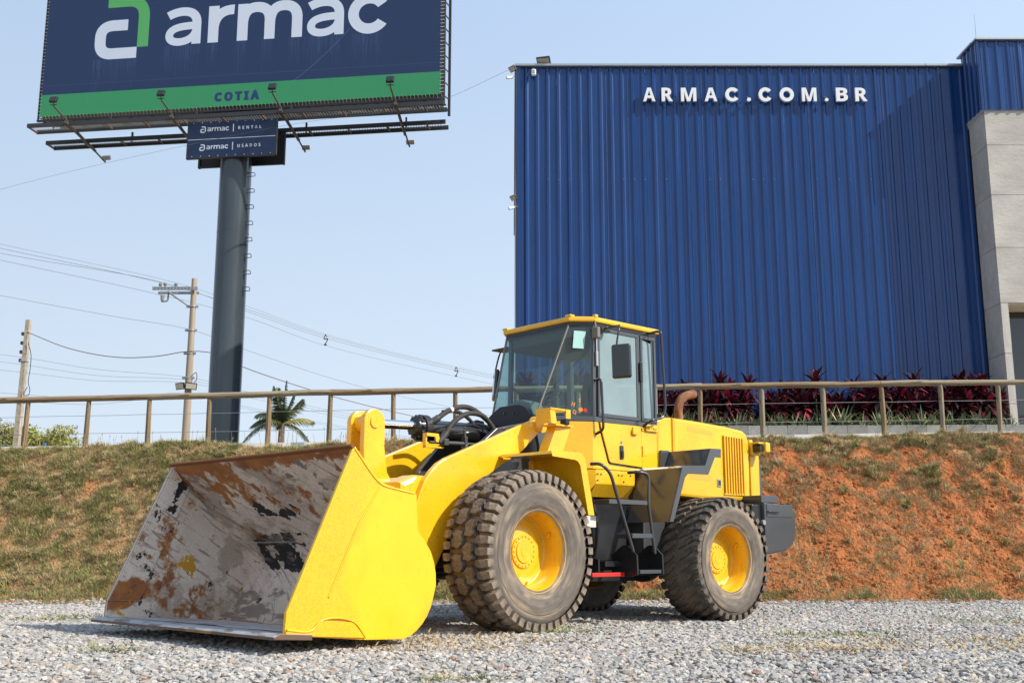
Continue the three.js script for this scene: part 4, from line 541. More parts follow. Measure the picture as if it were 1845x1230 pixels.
// ---------------------------------------------------------------- warehouse
{
  const B = thing('warehouse', 'blue corrugated metal warehouse with a pale concrete entrance block', 'building');
  const font = globalThis.__font;
  const blueT = tex(512, 512, (u, v) => { const n = pfbm(u, v, 4, 5, 201), s = pfbm(u, v * 0.12 % 1, 60, 3, 202), k = 0.90 + 0.14 * n + 0.08 * (s - 0.5); return [235 * k, 238 * k, 245 * k]; });
  const blues = [0, 1, 2].map((i) => MP({ color: lin(0.007 + 0.002 * i, 0.049 + 0.008 * i, 0.180 + 0.018 * i), map: blueT, roughness: 0.42 + 0.06 * i, specularIntensity: 0.6, roughnessMap: noiseT, clearcoat: 0.3, clearcoatRoughness: 0.07 }));
  const sheetGeo = (w, y0, y1, seed) => {              // trapezoidal cladding sheet, ribs along y, facing +z
    const pitch = 0.245, ribs = Math.max(1, Math.round(w / pitch)), p = w / ribs, xs = [], r = rng(seed);
    for (let k = 0; k < ribs; k++) { const a = k * p; xs.push([a, 0], [a + p * 0.27, 0.0], [a + p * 0.272, 0.004], [a + p * 0.33, 0.004], [a + p * 0.332, 0], [a + p * 0.56, 0], [a + p * 0.68, 0.026], [a + p * 0.87, 0.026], [a + p * 0.999, 0.0]); }
    xs.push([w, 0]);
    const ny = Math.max(4, Math.round((y1 - y0) / 0.35)), pos = [], uv = [], idx = [], n = xs.length, t0 = (r() - 0.5) * 0.004, tl = xs.map(() => (r() - 0.5) * 0.007);
    for (let j = 0; j <= ny; j++) for (let i = 0; i < n; i++) { const y = mix(y0, y1, j / ny); const wob = 0.009 * (vn(xs[i][0] * 2.5 + seed * 3.1, y * 0.8, seed) - 0.5) + t0 + tl[i] * (0.6 + 0.8 * vn(y * 0.35, i * 3.3, seed + 2)); pos.push(xs[i][0] + 0.003 * (vn(seed + xs[i][0] * 6, y * 0.5, 9) - 0.5), y, xs[i][1] + wob); uv.push((xs[i][0] + seed * 0.37) / 1.5, y / 4); }
    for (let j = 0; j < ny; j++) for (let i = 0; i < n - 1; i++) { const a = j * n + i, b = a + 1, c = a + n, d = c + 1; idx.push(a, b, d, a, d, c); }
    let g = new THREE.BufferGeometry(); g.setAttribute('position', new THREE.Float32BufferAttribute(pos, 3)); g.setAttribute('uv', new THREE.Float32BufferAttribute(uv, 2)); g.setIndex(idx); return toCreasedNormals(g, 0.25);
  };
  const y0 = 2.75, y1 = 11.69;
  for (let k = 0; k < 11; k++) { const w = k < 10 ? 0.98 : 0.54, o = part(B, 'cladding_sheet', sheetGeo(w - 0.002, y0, y1, 10 + k), blues[(k * 2 + (k % 3)) % 3]); o.position.set(0.14 + k * 0.98, 0, -23.5 + (k % 2) * 0.003); }
  for (let k = 0; k < 6; k++) { const o = part(B, 'cladding_sheet', sheetGeo(0.978, 10.285, 11.93, 40 + k), blues[(k + 1) % 3]); o.position.set(10.455 + k * 0.98, 0, -22.65); }
  { const o = part(B, 'cladding_sheet', sheetGeo(0.86, 10.285, 11.93, 60), blues[0]); o.rotation.y = -Math.PI / 2; o.position.set(10.45, 0, -23.52); }
  for (let k = 0; k < 14; k++) { const o = part(B, 'cladding_sheet', sheetGeo(0.978, y0, y1, 70 + k), blues[k % 3]); o.rotation.y = -Math.PI / 2; o.position.set(0.12, 0, -37.3 + k * 0.98); }
  part(B, 'corner_trim', [span(0.095, 0.20, 2.75, 11.69, -23.465, -23.452), span(0.082, 0.095, 2.75, 11.69, -23.6, -23.452), span(10.425, 10.47, 10.28, 11.93, -22.625, -22.608)], blues[0]);
  part(B, 'back_wall', [span(0.15, 16.3, 2.6, 11.6, -37.3, -23.62)], M({ color: lin(0.10, 0.12, 0.16), roughness: 0.8 }));
  part(B, 'roof_coping', [span(0.07, 10.44, 11.69, 11.745, -23.60, -23.41, 0.006)], mat.galv); part(B, 'roof_coping', [span(0.06, 0.20, 11.69, 11.74, -37.3, -23.605)], mat.galv); part(B, 'roof_coping', [span(10.40, 16.4, 11.93, 11.975, -22.78, -22.57, 0.006), span(10.385, 10.60, 11.93, 11.97, -23.6, -22.785)], mat.galv);
  const cT = tex(512, 512, (u, v) => { const n = pfbm(u, v, 4, 6, 211), m = pfbm(u, v, 50, 3, 212), l = pfbm(u * 0.2 % 1, v, 40, 2, 213), k = 0.84 + 0.18 * n + 0.08 * (m - 0.5) + 0.05 * (l - 0.5); return [222 * k, 216 * k, 206 * k]; });
  const conc = [0, 1, 2].map((i) => M({ map: cT, color: lin(0.78 - 0.03 * i, 0.77 - 0.03 * i, 0.75 - 0.03 * i), roughness: 0.85, bumpMap: fineT, bumpScale: 0.003 }));
  const rows = [2.7, 3.72, 4.80, 5.90, 7.13, 8.32, 9.47, 10.275];
  for (let k = 0; k < rows.length - 1; k++) {
    part(B, 'concrete_panel', span(10.50, 10.60, rows[k] + 0.005, rows[k + 1] - 0.005, -23.49, -22.72), conc[k % 3]);          // left return
    if (k < 3) part(B, 'concrete_panel', span(10.503, 10.66, rows[k] + 0.005, rows[k + 1] - 0.005, -22.718, -22.68), conc[(k + 1) % 3]);
    else { part(B, 'concrete_panel', span(10.503, 13.4, rows[k] + 0.005, rows[k + 1] - 0.005, -22.718, -22.68), conc[(k + 2) % 3]); part(B, 'concrete_panel', span(13.41, 16.3, rows[k] + 0.005, rows[k + 1] - 0.005, -22.718, -22.68), conc[k % 3]); }
  }
  part(B, 'concrete_core', [span(10.60, 16.3, 5.92, 10.27, -23.6, -22.72), span(10.602, 10.655, 2.7, 5.915, -23.5, -22.72)], conc[1]);
  part(B, 'soffit', span(10.66, 16.3, 5.86, 5.918, -23.5, -22.72), M({ color: lin(0.46, 0.38, 0.27), roughness: 0.8 }));
  part(B, 'entrance_glass', span(10.66, 16.3, 2.7, 5.858, -23.45, -23.42), MP({ color: lin(0.03, 0.034, 0.036), roughness: 0.08, clearcoat: 0.4 }));
  part(B, 'glass_rail', [span(10.66, 16.3, 3.28, 3.36, -23.415, -23.38), span(11.9, 11.98, 2.7, 5.85, -23.415, -23.38)], mat.grey);
  part(B, 'lightning_rod', rod([10.62, 11.97, -23.0], [10.62, 12.75, -23.0], 0.010, 0.005, 6), mat.galv);
  part(B, 'downpipe', tube([[0.10, 11.6, -23.43], [0.085, 10, -23.43], [0.10, 8, -23.43], [0.09, 6, -23.43], [0.10, 4.2, -23.43]], 0.012, 40, 6), mat.black, 'black cable running down the corner');
  // fixing screws with washers
  const sc = []; for (let k = 0; k < 42; k++) for (const y of [8.95]) if (hash(k, y * 10, 5) > 0.45) sc.push(new THREE.SphereGeometry(0.009, 6, 4).translate(0.14 + k * 0.245 + 0.19, y, -23.468));
  const scp = part(B, 'fixing_screws', sc, mat.galv); scp.userData.kind = 'stuff';
  // raised letters
  const S = thing('facade_lettering', 'raised white capital letters spelling a web address high on the blue facade', 'sign');
  const faceM = M({ color: lin(0.74, 0.73, 0.72), roughness: 0.5 });
  const list = [['A', 1156.6, 1178.6], ['R', 1190, 1210], ['M', 1224.7, 1252.3], ['A', 1267, 1289.7], ['C', 1304.6, 1328], ['.', 1343, 1350], ['C', 1364.3, 1387], ['O', 1402, 1427], ['M', 1441.7, 1468], ['.', 1482.7, 1489], ['B', 1503, 1524], ['R', 1537.4, 1559]];
  for (const [ch, a, b] of list) {
    const X = (p) => 3.01 + (p - 1156.6) * 0.01281, w = X(b) - X(a);
    let g;
    if (ch === 'O' || ch === 'C') { const s = new THREE.Shape(), R = 0.165, q = 0.098, rx = w / 2; if (ch === 'O') { const el = (a, b, dir) => [...Array(36)].map((_, i) => new THREE.Vector2(a * Math.cos(dir * i * 0.174533), b * Math.sin(dir * i * 0.174533))); s.setFromPoints(el(rx, R + 0.004, 1)); s.holes.push(new THREE.Path(el(rx - 0.075, R - 0.072, -1))); } else { const o = [], n = 26, A0 = 0.66; for (let i = 0; i <= n; i++) { const t = A0 + (6.2832 - 2 * A0) * i / n; o.push(new THREE.Vector2(rx * 1.08 * Math.cos(t) + 0.01, (R + 0.004) * Math.sin(t))); } for (let i = n; i >= 0; i--) { const t = A0 + 0.05 + (6.2832 - 2 * A0 - 0.1) * i / n; o.push(new THREE.Vector2((rx * 1.08 - 0.075) * Math.cos(t) + 0.01, (R - 0.072) * Math.sin(t))); } s.setFromPoints(o); } g = new THREE.ExtrudeGeometry(s, { depth: 0.05, bevelEnabled: true, bevelSize: 0.004, bevelThickness: 0.004, bevelSegments: 1, curveSegments: 28 }); g.translate(0, 0.165, 0); }
    else { g = new TextGeometry(ch, { font, size: 0.4, depth: 0.05, curveSegments: 8, bevelEnabled: true, bevelSize: 0.004, bevelThickness: 0.004, bevelSegments: 1 }); g.computeBoundingBox(); const bb = g.boundingBox; g.translate(-(bb.min.x + bb.max.x) / 2, -bb.min.y, 0); g.scale(w / (bb.max.x - bb.min.x), (ch === '.' ? w : 0.33) / (bb.max.y - bb.min.y), 1); if (ch === '.') { g = new THREE.CylinderGeometry(w / 2, w / 2, 0.055, 20).rotateX(Math.PI / 2).translate(0, w / 2, 0.025); } }
    const o = part(S, 'letter', g, faceM); o.position.set((X(a) + X(b)) / 2, 10.79, -23.405);
    part(o, 'stand_off', [span(-w * 0.3, -w * 0.22, 0.12, 0.15, -0.06, 0), span(w * 0.2, w * 0.28, 0.12, 0.15, -0.06, 0)].slice(0, ch === '.' ? 1 : 2), mat.galv);
  }
  // fittings on the corner
  const flood = (x, y, z, ry, rx, label, s = 1) => { const o = thing('floodlight', label, 'floodlight', null); o.position.set(x, y, z); o.rotation.set(rx, ry, 0, 'YXZ'); part(o, 'housing', span(-0.17 * s, 0.17 * s, -0.11 * s, 0.11 * s, -0.05, 0, 0.012), mat.black); part(o, 'lens', span(-0.145 * s, 0.145 * s, -0.085 * s, 0.085 * s, 0.001, 0.008), M({ color: lin(0.42, 0.38, 0.30), roughness: 0.35 })); part(o, 'bracket', [rod([0, 0, -0.04], [0, -0.06, -0.2], 0.014)], mat.galv); return o; };
  flood(0.0, 11.62, -23.45, -0.9, 0.75, 'floodlight tilted at the top left corner of the blue facade', 0.62);
  flood(0.73, 11.80, -23.42, -0.25, 0.95, 'dark floodlight lying on the roof edge of the blue facade', 0.95);
  flood(0.02, 8.50, -23.45, -0.9, 0.7, 'floodlight halfway down the left edge of the blue facade', 0.55);
  const cam = (x, y, z, label) => { const o = thing('security_camera', label, 'camera'); o.position.set(x, y, z); part(o, 'body', [rod([0, 0, 0], [-0.10, -0.04, 0.06], 0.032, 0.036), disc(0.02, 0.01, 0, 0.03, 0.05)], mat.white); part(o, 'mount', rod([0, 0, 0], [0.09, 0.03, 0], 0.014), mat.white); };
  cam(-0.02, 11.42, -23.46, 'small white camera just below the roof corner floodlight'); cam(0.03, 8.28, -23.46, 'small pale camera below the lower floodlight on the corner');
  const wb = thing('wall_box', 'small rounded white box hanging near the roof corner', 'wall box'); wb.position.set(0.50, 11.53, -23.40); part(wb, 'case', span(-0.055, 0.055, -0.1, 0.06, -0.04, 0.05, 0.03), mat.white); part(wb, 'cover', span(-0.03, 0.03, -0.05, 0.03, 0.051, 0.058, 0.003), mat.galv); part(wb, 'hanger', span(-0.02, 0.02, 0.06, 0.16, -0.02, 0.0), mat.black);
}
// ---------------------------------------------------------------- paving, planter and its plants
{
  const nx = 60, pos = [], idx = []; for (let i = 0; i <= nx; i++) { const x = mix(-26, 26, i / nx), y = topY(x) + 0.085; for (const [yy, z] of [[y - 0.20, -20.66], [y, -20.66], [y, -22.9]]) pos.push(x, yy, z); }
  for (let i = 0; i < nx; i++) for (let k = 0; k < 2; k++) { const a = i * 3 + k; idx.push(a, a + 3, a + 1, a + 1, a + 3, a + 4); }
  let g = new THREE.BufferGeometry(); g.setAttribute('position', new THREE.Float32BufferAttribute(pos, 3)); g.setIndex(idx); g = g.toNonIndexed(); g.computeVertexNormals();
  struct('pavement', g, M({ color: lin(0.74, 0.71, 0.66), roughness: 0.9 }));
  const P = thing('planter', 'low grey block planter along the foot of the blue facade', 'planter');
  const bt = tex(256, 256, (u, v) => { const n = pfbm(u, v, 4, 5, 221), m = pfbm(u, v, 40, 3, 222), k = 0.80 + 0.25 * n + 0.14 * (m - 0.5); return [205 * k, 203 * k, 198 * k]; });
  const bm = [0, 1, 2].map((i) => M({ map: bt, color: lin(0.46 - 0.05 * i, 0.455 - 0.05 * i, 0.44 - 0.05 * i), roughness: 0.9, bumpMap: fineT, bumpScale: 0.003 }));
  const mort = M({ color: lin(0.30, 0.24, 0.18), roughness: 0.95 });
  for (let k = 0; k < 26; k++) { const x = -0.05 + k * 0.405; part(P, 'block', span(x + 0.005, x + 0.40, 2.80, 3.155 + 0.004 * (k % 3) + 0.0045 * (x + 0.4) / 1.1, -22.16, -22.0, 0.005), bm[(k * 7) % 3]); }
  part(P, 'mortar', span(-0.05, 10.48, 2.78, 3.145, -22.15, -22.008), mort); part(P, 'soil', span(-0.05, 10.48, 2.7, 3.12, -23.40, -22.16), M({ color: lin(0.05, 0.035, 0.025), roughness: 1 }));
  // red cordylines
  const r = rng(3301);
  const leaf = (L, w, bend) => { const n = 5, pos = [], idx = []; for (let i = 0; i <= n; i++) { const t = i / n, y = L * (t * 0.96 - bend * t * t * 0.55), z = L * (0.16 * t + bend * 0.85 * t * t), ww = w * (0.35 + 0.65 * Math.sin(Math.PI * Math.min(1, 0.12 + t * 0.72))) * (1 - Math.pow(t, 3.2)); pos.push(-ww, y, z + ww * 0.35, 0, y, z, ww, y, z + ww * 0.35); } for (let i = 0; i < n; i++) for (const k of [0, 1]) { const a = i * 3 + k; idx.push(a, a + 1, a + 3, a + 1, a + 4, a + 3); } let g = new THREE.BufferGeometry(); g.setAttribute('position', new THREE.Float32BufferAttribute(pos, 3)); g.setIndex(idx); g.computeVertexNormals(); return g; };
  const paint = (g, c) => { const q = g.index ? g.toNonIndexed() : g, n = q.attributes.position.count, a = new Float32Array(n * 3); for (let i = 0; i < n; i++) { a[i * 3] = c[0]; a[i * 3 + 1] = c[1]; a[i * 3 + 2] = c[2]; } q.setAttribute('color', new THREE.BufferAttribute(a, 3)); return q; };
  const leafM = MP({ vertexColors: true, roughness: 0.38, side: THREE.DoubleSide, transmission: 0.22, thickness: 0 }), grassM = M({ vertexColors: true, roughness: 0.6, side: THREE.DoubleSide }), stemM = M({ color: lin(0.16, 0.11, 0.07), roughness: 0.9 });
  const protos = [];
  for (let v = 0; v < 6; v++) {
    const G = new THREE.Group(), stems = [], lv = [];
    const heads = 2 + Math.floor(r() * 2.2);
    for (let h = 0; h < heads; h++) {
      const H = (0.60 + 0.5 * r()) * (h > 1 ? 0.5 : h ? 0.72 : 1), bxx = (r() - 0.5) * 0.22, bz = (r() - 0.5) * 0.2; stems.push(tube([[0, 0, 0], [bxx * 0.5, H * 0.5, bz * 0.5], [bxx, H, bz]], 0.014, 10, 6));
      const n = 30 + Math.floor(r() * 12);
      for (let k = 0; k < n; k++) { const t = k / n, g = leaf(0.22 + 0.15 * r(), 0.034 + 0.018 * r(), 0.15 + 0.95 * (1 - t) + 0.2 * r()); g.rotateX(0.15 + (1 - t) * 0.85); g.rotateY(k * 2.4 + r() * 0.5); g.translate(bxx, H - 0.18 * (1 - t) * 1.6, bz); const q = r(); const c = q < 0.16 ? [0.30 + 0.16 * r(), 0.016, 0.055] : q < 0.55 ? mix3([0.055, 0.006, 0.011], [0.11, 0.009, 0.022], r()) : mix3([0.022, 0.008, 0.008], [0.045, 0.010, 0.011], r()); lv.push(paint(g, c)); }
    }
    G.userData.geo = [mergeGeometries(stems.map((s) => s.toNonIndexed())), mergeGeometries(lv)]; protos.push(G.userData.geo);
  }
  const nPl = 84;
  for (let k = 0; k < nPl; k++) {
    const x = 0.40 + k * (10.0 / nPl) + (r() - 0.5) * 0.16, z = k % 2 ? -22.62 - 0.15 * r() : -22.98 - 0.18 * r(), [sg, lg] = protos[k % 6], tall = 0.62 + 0.75 * fbm(x * 1.3, 4.4, 2, 230) + 0.22 * r();
    const o = thing('cordyline', 'red-leaved cordyline among the row in the planter under the blue facade', 'plant', 'red cordylines in the planter');
    o.position.set(x, 3.10, z); o.rotation.y = r() * 6.28; o.scale.setScalar(tall); part(o, 'stem', sg, stemM); part(o, 'leaves', lg, leafM);
  }
  // striped strap-leaved border
  const bp = []; for (let v = 0; v < 4; v++) { const lv = []; for (let k = 0; k < 30; k++) { const t = r(), g = leaf(0.32 + 0.22 * r(), 0.011 + 0.006 * r(), 0.12 + 0.55 * t); g.rotateX(0.05 + 0.6 * t); g.rotateY(r() * 6.28); g.translate((r() - 0.5) * 0.08, 0, (r() - 0.5) * 0.08); const q = r(); lv.push(paint(g, q < 0.22 ? [0.42, 0.42, 0.20] : q < 0.6 ? [0.17, 0.23, 0.11] : [0.085, 0.13, 0.055])); } bp.push(mergeGeometries(lv)); }
  for (let k = 0; k < 58; k++) { const x = 0.1 + k * 0.178 + (r() - 0.5) * 0.1, z = -22.25 - 0.16 * r(); const o = single('border_plant', bp[k % 4], grassM, 'striped strap-leaved plant in the planter\'s front border', 'plant', 'striped border plants'); o.position.set(x, 3.11, z); o.rotation.y = r() * 6.28; o.scale.setScalar(0.85 + 0.5 * r()); }
}
// ---------------------------------------------------------------- log fence
{
  const F = thing('log_fence', 'rustic round-log fence with two wires along the top of the bank', 'fence');
  const wt = tex(256, 512, (u, v) => { const g = pfbm(u, v * 0.125 % 1, 48, 3, 241), n = pfbm(u, v, 4, 4, 242), k = 0.66 + 0.5 * g * (0.7 + 0.5 * n); let c = mix3([176, 160, 132], [158, 146, 124], n); if (pfbm(u, v, 14, 3, 243) > 0.70) c = mix3(c, [96, 72, 50], 0.6); return [c[0] * k, c[1] * k, c[2] * k]; });
  const wm = [0, 1, 2].map((i) => M({ map: wt, color: [lin(0.86, 0.84, 0.8), lin(0.74, 0.62, 0.50), lin(0.66, 0.56, 0.46)][i], roughness: 0.9, bumpMap: fineT, bumpScale: 0.006 }));
  const r = rng(88), px = []; for (const x of [-13.84, -12.68, -11.52, -10.36, -9.19, -8.04, -6.89, -5.75, -4.61, -3.45, -2.25, -1.08, 0.09, 1.26, 2.42, 3.58, 4.755, 5.92, 7.035, 8.15, 9.255, 10.4, 11.55, 12.7]) px.push(x);
  const railY = (x) => x < -1.08 ? mix(3.478, 3.685, (x + 9.73) / 8.65) : mix(3.685, 3.835, (x + 1.08) / 10.84);
  const log = (a, b, ra, rb, seg) => { const A = V(...a), B = V(...b), g = new THREE.CylinderGeometry(rb, ra, A.distanceTo(B), 14, seg), p = g.attributes.position, s = r() * 100; for (let i = 0; i < p.count; i++) { const y = p.getY(i), an = Math.atan2(p.getZ(i), p.getX(i)), k = 1 + 0.16 * (vn(Math.cos(an) * 1.5 + s, y * 2.2 + Math.sin(an) * 1.5, 7) - 0.5), d = 0.018 * (vn(y * 0.9 + s, 3, 8) - 0.5); p.setXYZ(i, p.getX(i) * k + d, y, p.getZ(i) * k + d * 0.6); } g.computeVertexNormals(); const d = B.clone().sub(A).normalize(); g.applyQuaternion(new THREE.Quaternion().setFromUnitVectors(V(0, 1, 0), d)); return g.translate((A.x + B.x) / 2, (A.y + B.y) / 2, (A.z + B.z) / 2); };
  px.forEach((x, i) => { const h = railY(x), lean = (r() - 0.5) * 0.05; part(F, 'post', log([x + lean, topY(x) - 0.35, -20.42 + (r() - 0.5) * 0.03], [x, h - 0.03, -20.40], 0.048 + 0.008 * r(), 0.041 + 0.006 * r(), 10), wm[x < 0 ? 1 + (i % 2) : (i % 3 === 0 ? 1 : 0)]); });
  for (let i = 0; i + 1 < px.length; i += 3) { const a = px[i] - 0.02, j = Math.min(px.length - 1, i + 3), b = px[j] + 0.03, q = (r() - 0.5) * 0.014; part(F, 'rail', log([a, railY(a) + q, -20.39], [b, railY(b) - q * 0.5, -20.39], 0.055 + 0.007 * r(), 0.051 + 0.007 * r(), 40), wm[i % 2 ? 1 : 0]); }
  for (const f of [0.30, 0.66]) { const P = []; for (let x = -14; x <= 12.8; x += 0.58) P.push([x, mix(topY(x), railY(x), f) + 0.01 * (vn(x * 2, f * 9, 3) - 0.5), -20.455]); part(F, 'wire', tube(P, 0.0045, 160, 5), mat.galv); }
}
// ---------------------------------------------------------------- billboard on its pole
{
  const K = 0.888, B = thing('billboard', 'tall navy and green billboard with white lettering on a dark steel pole', 'billboard');
  B.position.set(-7.247, 0.082, -27.05); B.rotation.y = -0.1372;
  const add = (name, geo, m, label, to = B) => { const g = Array.isArray(geo) ? merge(geo) : geo; return part(to, name, g.scale(K, K, K), m, label); };
  const X = (s) => s - 6.1;                             // distance along the panel from its left edge; z = 0.5 is the printed face
  const H0 = 13.496, H1 = 18.4, WD = 12.33, cw = 2048, chh = Math.round(2048 * (H1 - H0) / WD);
  const cv = document.createElement('canvas'); cv.width = cw; cv.height = chh; const c = cv.getContext('2d'), pxm = cw / WD;
  const NAVY = '#162c52', GREEN = '#2f8a57';
  c.fillStyle = NAVY; c.fillRect(0, 0, cw, chh);
  c.fillStyle = GREEN; c.fillRect(0, chh - 0.69 * pxm, cw, 0.69 * pxm);
  // washed-down streaks under the letters
  const r = rng(4711);
  for (const [a, b, top] of [[1.6, 3.0, 15.22], [3.85, 5.0, 15.53], [5.19, 5.52, 15.55], [6.09, 6.42, 15.55], [6.92, 7.24, 15.55], [7.74, 8.07, 15.54], [8.2, 9.31, 15.53], [9.6, 10.6, 15.52]]) for (let k = 0; k < 90 * (b - a); k++) { const s = mix(a, b, r()), l = 0.25 + 1.0 * r() * r(); c.fillStyle = `rgba(196,204,222,${0.02 + 0.055 * r()})`; c.fillRect(s * pxm, (H1 - top) * pxm, 1 + 2 * r(), l * pxm); }
  c.fillStyle = 'rgba(190,200,215,0.16)'; c.fillRect(0, chh - 0.98 * pxm, cw, 2);
  const mark = (col) => { c.save(); c.setTransform(pxm, 0, 0, -pxm, 0, H1 * pxm); };
  const word = (x, y, h, col) => {                      // the word mark: lower-case letters drawn with even strokes, x-height h
    c.save(); c.translate(x, y); c.scale(h, h); c.strokeStyle = col; c.fillStyle = col; c.lineCap = 'butt'; c.lineJoin = 'miter';
    const A = (o, w) => { c.save(); c.translate(o, 0); c.scale(w / 0.95, 1); c.lineWidth = 0.235; c.beginPath(); c.moveTo(0.075, 0.80); c.quadraticCurveTo(0.27, 0.905, 0.46, 0.905); c.bezierCurveTo(0.70, 0.905, 0.835, 0.79, 0.835, 0.56); c.lineTo(0.835, 0); c.stroke(); c.lineWidth = 0.205; c.beginPath(); c.moveTo(0.83, 0.515); c.lineTo(0.56, 0.50); c.bezierCurveTo(0.27, 0.485, 0.12, 0.40, 0.12, 0.255); c.bezierCurveTo(0.12, 0.13, 0.24, 0.075, 0.38, 0.075); c.bezierCurveTo(0.60, 0.075, 0.82, 0.20, 0.82, 0.42); c.stroke(); c.restore(); };
    A(0.0, 0.965);
    c.fillRect(1.155, 0, 0.28, 1.0); c.lineWidth = 0.265; c.beginPath(); c.moveTo(1.30, 0.38); c.bezierCurveTo(1.32, 0.70, 1.50, 0.885, 1.835, 0.87); c.stroke();
    c.fillRect(1.93, 0, 0.28, 1.0); for (const o of [2.07, 2.785]) { c.lineWidth = 0.275; c.beginPath(); c.moveTo(o, 0.40); c.bezierCurveTo(o, 0.74, o + 0.12, 0.89, o + 0.36, 0.89); c.bezierCurveTo(o + 0.60, 0.89, o + 0.715, 0.75, o + 0.715, 0.52); c.lineTo(o + 0.715, 0); c.stroke(); }
    A(3.745, 0.965);
    c.lineWidth = 0.275; c.beginPath(); c.arc(5.36, 0.505, 0.405, 0.60, 6.2832 - 0.60); c.stroke();
    c.restore();
  };
  const icon = (x, y, k, c1, c2) => {                   // two interlocked bent strokes; unit = 1 m on the big panel
    c.save(); c.translate(x, y); c.scale(k, k); c.lineCap = 'butt'; c.lineWidth = 0.355; c.strokeStyle = c1;
    c.beginPath(); c.moveTo(1.05, 1.09); c.lineTo(0.56, 1.09); c.quadraticCurveTo(0.185, 1.07, 0.185, 0.72); c.lineTo(0.185, 0.56); c.quadraticCurveTo(0.185, 0.18, 0.56, 0.175); c.lineTo(1.375, 0.175); c.stroke();
    c.strokeStyle = c2; c.beginPath(); c.moveTo(0.365, 1.86); c.lineTo(1.05, 1.86); c.quadraticCurveTo(1.555, 1.85, 1.555, 1.30); c.lineTo(1.555, 0.345); c.stroke(); c.restore();
  };
  c.save(); c.setTransform(pxm, 0, 0, -pxm, 0, H1 * pxm);
  icon(1.60, 15.215, 1, '#c9d0dc', '#52a35a'); word(3.85, 15.54, 1.18, '#ccd3de'); c.restore();
  c.fillStyle = '#1b3260'; c.font = `bold ${0.35 * pxm}px sans-serif`; c.textBaseline = 'alphabetic'; { const t = 'COTIA', x0 = 5.53 * pxm, x1 = 6.89 * pxm; c.save(); let tw = 0; for (const ch of t) tw += c.measureText(ch).width; const gap = (x1 - x0 - tw) / 4; let x = x0; for (const ch of t) { c.fillText(ch, x, (H1 - 13.67) * pxm); c.strokeStyle = '#1b3260'; c.lineWidth = 7; c.strokeText(ch, x, (H1 - 13.67) * pxm); x += c.measureText(ch).width + gap; } c.restore(); }
  c.strokeStyle = 'rgba(150,165,200,0.45)'; c.lineWidth = 2; c.beginPath(); c.moveTo(9.6 * pxm, (H1 - 15.7) * pxm); c.quadraticCurveTo(8.6 * pxm, (H1 - 14.6) * pxm, 7.9 * pxm, (H1 - 14.15) * pxm); c.stroke();
  for (let k = 0; k < 60; k++) { c.fillStyle = `rgba(200,210,225,${0.03 + 0.06 * r()})`; c.fillRect(r() * cw, chh * (0.3 + 0.7 * r()), 1.5, chh * 0.12 * r()); }
  const ft = new THREE.CanvasTexture(cv); ft.colorSpace = THREE.SRGBColorSpace; ft.anisotropy = 8;
  const faceM = M({ map: ft, roughness: 0.55 });
  const face = span(X(0), X(WD), H0, H1, 0.475, 0.50); { const u = face.attributes.uv, p = face.attributes.position; for (let i = 0; i < p.count; i++) u.setXY(i, (p.getX(i) - X(0)) / WD, (p.getY(i) - H0) / (H1 - H0)); }
  add('face_panel', face, faceM, 'printed navy sheet with a green strip along its foot');
  const dark = M({ color: lin(0.030, 0.031, 0.034), roughness: 0.6 }), poleM = M({ color: lin(0.060, 0.074, 0.082), roughness: 0.40, roughnessMap: noiseT, map: tex(256, 512, (u, v) => { const n = pfbm(u, v, 6, 4, 251), s = pfbm(u, v * 0.1 % 1, 40, 2, 252), k = 0.84 + 0.2 * n + 0.12 * (s - 0.5); return [225 * k, 230 * k, 235 * k]; }) });
  add('back_panel', span(X(0.1), X(WD - 0.1), H0, H1, -0.50, -0.475), M({ color: lin(0.30, 0.30, 0.31), roughness: 0.7 }));
  add('side_frame', [span(X(-0.10), X(-0.06), H0 - 0.12, H1, 0.40, 0.44), span(X(-0.10), X(-0.06), H0 - 0.12, H1, -0.44, -0.40), ...[...Array(12)].map((_, k) => rod([X(-0.08), 13.5 + k * 0.42, 0.42], [X(-0.08), 13.7 + k * 0.42, -0.42], 0.018, 0.018, 6))], dark);
  add('side_frame', [span(X(WD + 0.05), X(WD + 0.12), H0 - 0.3, H1, 0.36, 0.44), span(X(WD + 0.05), X(WD + 0.12), H0 - 0.3, H1, -0.44, -0.36), ...[...Array(12)].map((_, k) => rod([X(WD + 0.08), 13.5 + k * 0.42, 0.40], [X(WD + 0.08), 13.7 + k * 0.42, -0.42], 0.018, 0.018, 6))], dark);
  const lace = []; for (let k = 0; k < 44; k++) { const y = H0 + 0.05 + k * 0.112; lace.push(rod([X(0.02), y, 0.505], [X(-0.10), y + 0.03, 0.45], 0.008, 0.008, 5), rod([X(WD - 0.02), y, 0.505], [X(WD + 0.09), y + 0.03, 0.45], 0.008, 0.008, 5)); }
  for (let k = 0; k < 110; k++) { const s = 0.08 + k * 0.1115; lace.push(rod([X(s), H0 + 0.01, 0.505], [X(s) + 0.02, H0 - 0.09, 0.46], 0.006, 0.006, 5)); }
  add('lacing', lace, M({ color: lin(0.50, 0.46, 0.38), roughness: 0.9 })).userData.kind = 'stuff';
  // lattice under the panels
  const tr = [span(X(-0.1), X(WD + 0.1), 13.36, 13.42, 0.40, 0.46), span(X(-0.1), X(WD + 0.1), 13.36, 13.42, -0.46, -0.40)]; for (let k = 0; k < 18; k++) { const s = k * 0.69; tr.push(rod([X(s), 13.39, 0.43], [X(s + 0.69), 13.39, -0.43], 0.025, 0.025, 6), rod([X(s + 0.34), 13.39, -0.43], [X(s + 0.34), 13.39, 0.43], 0.02, 0.02, 6)); }
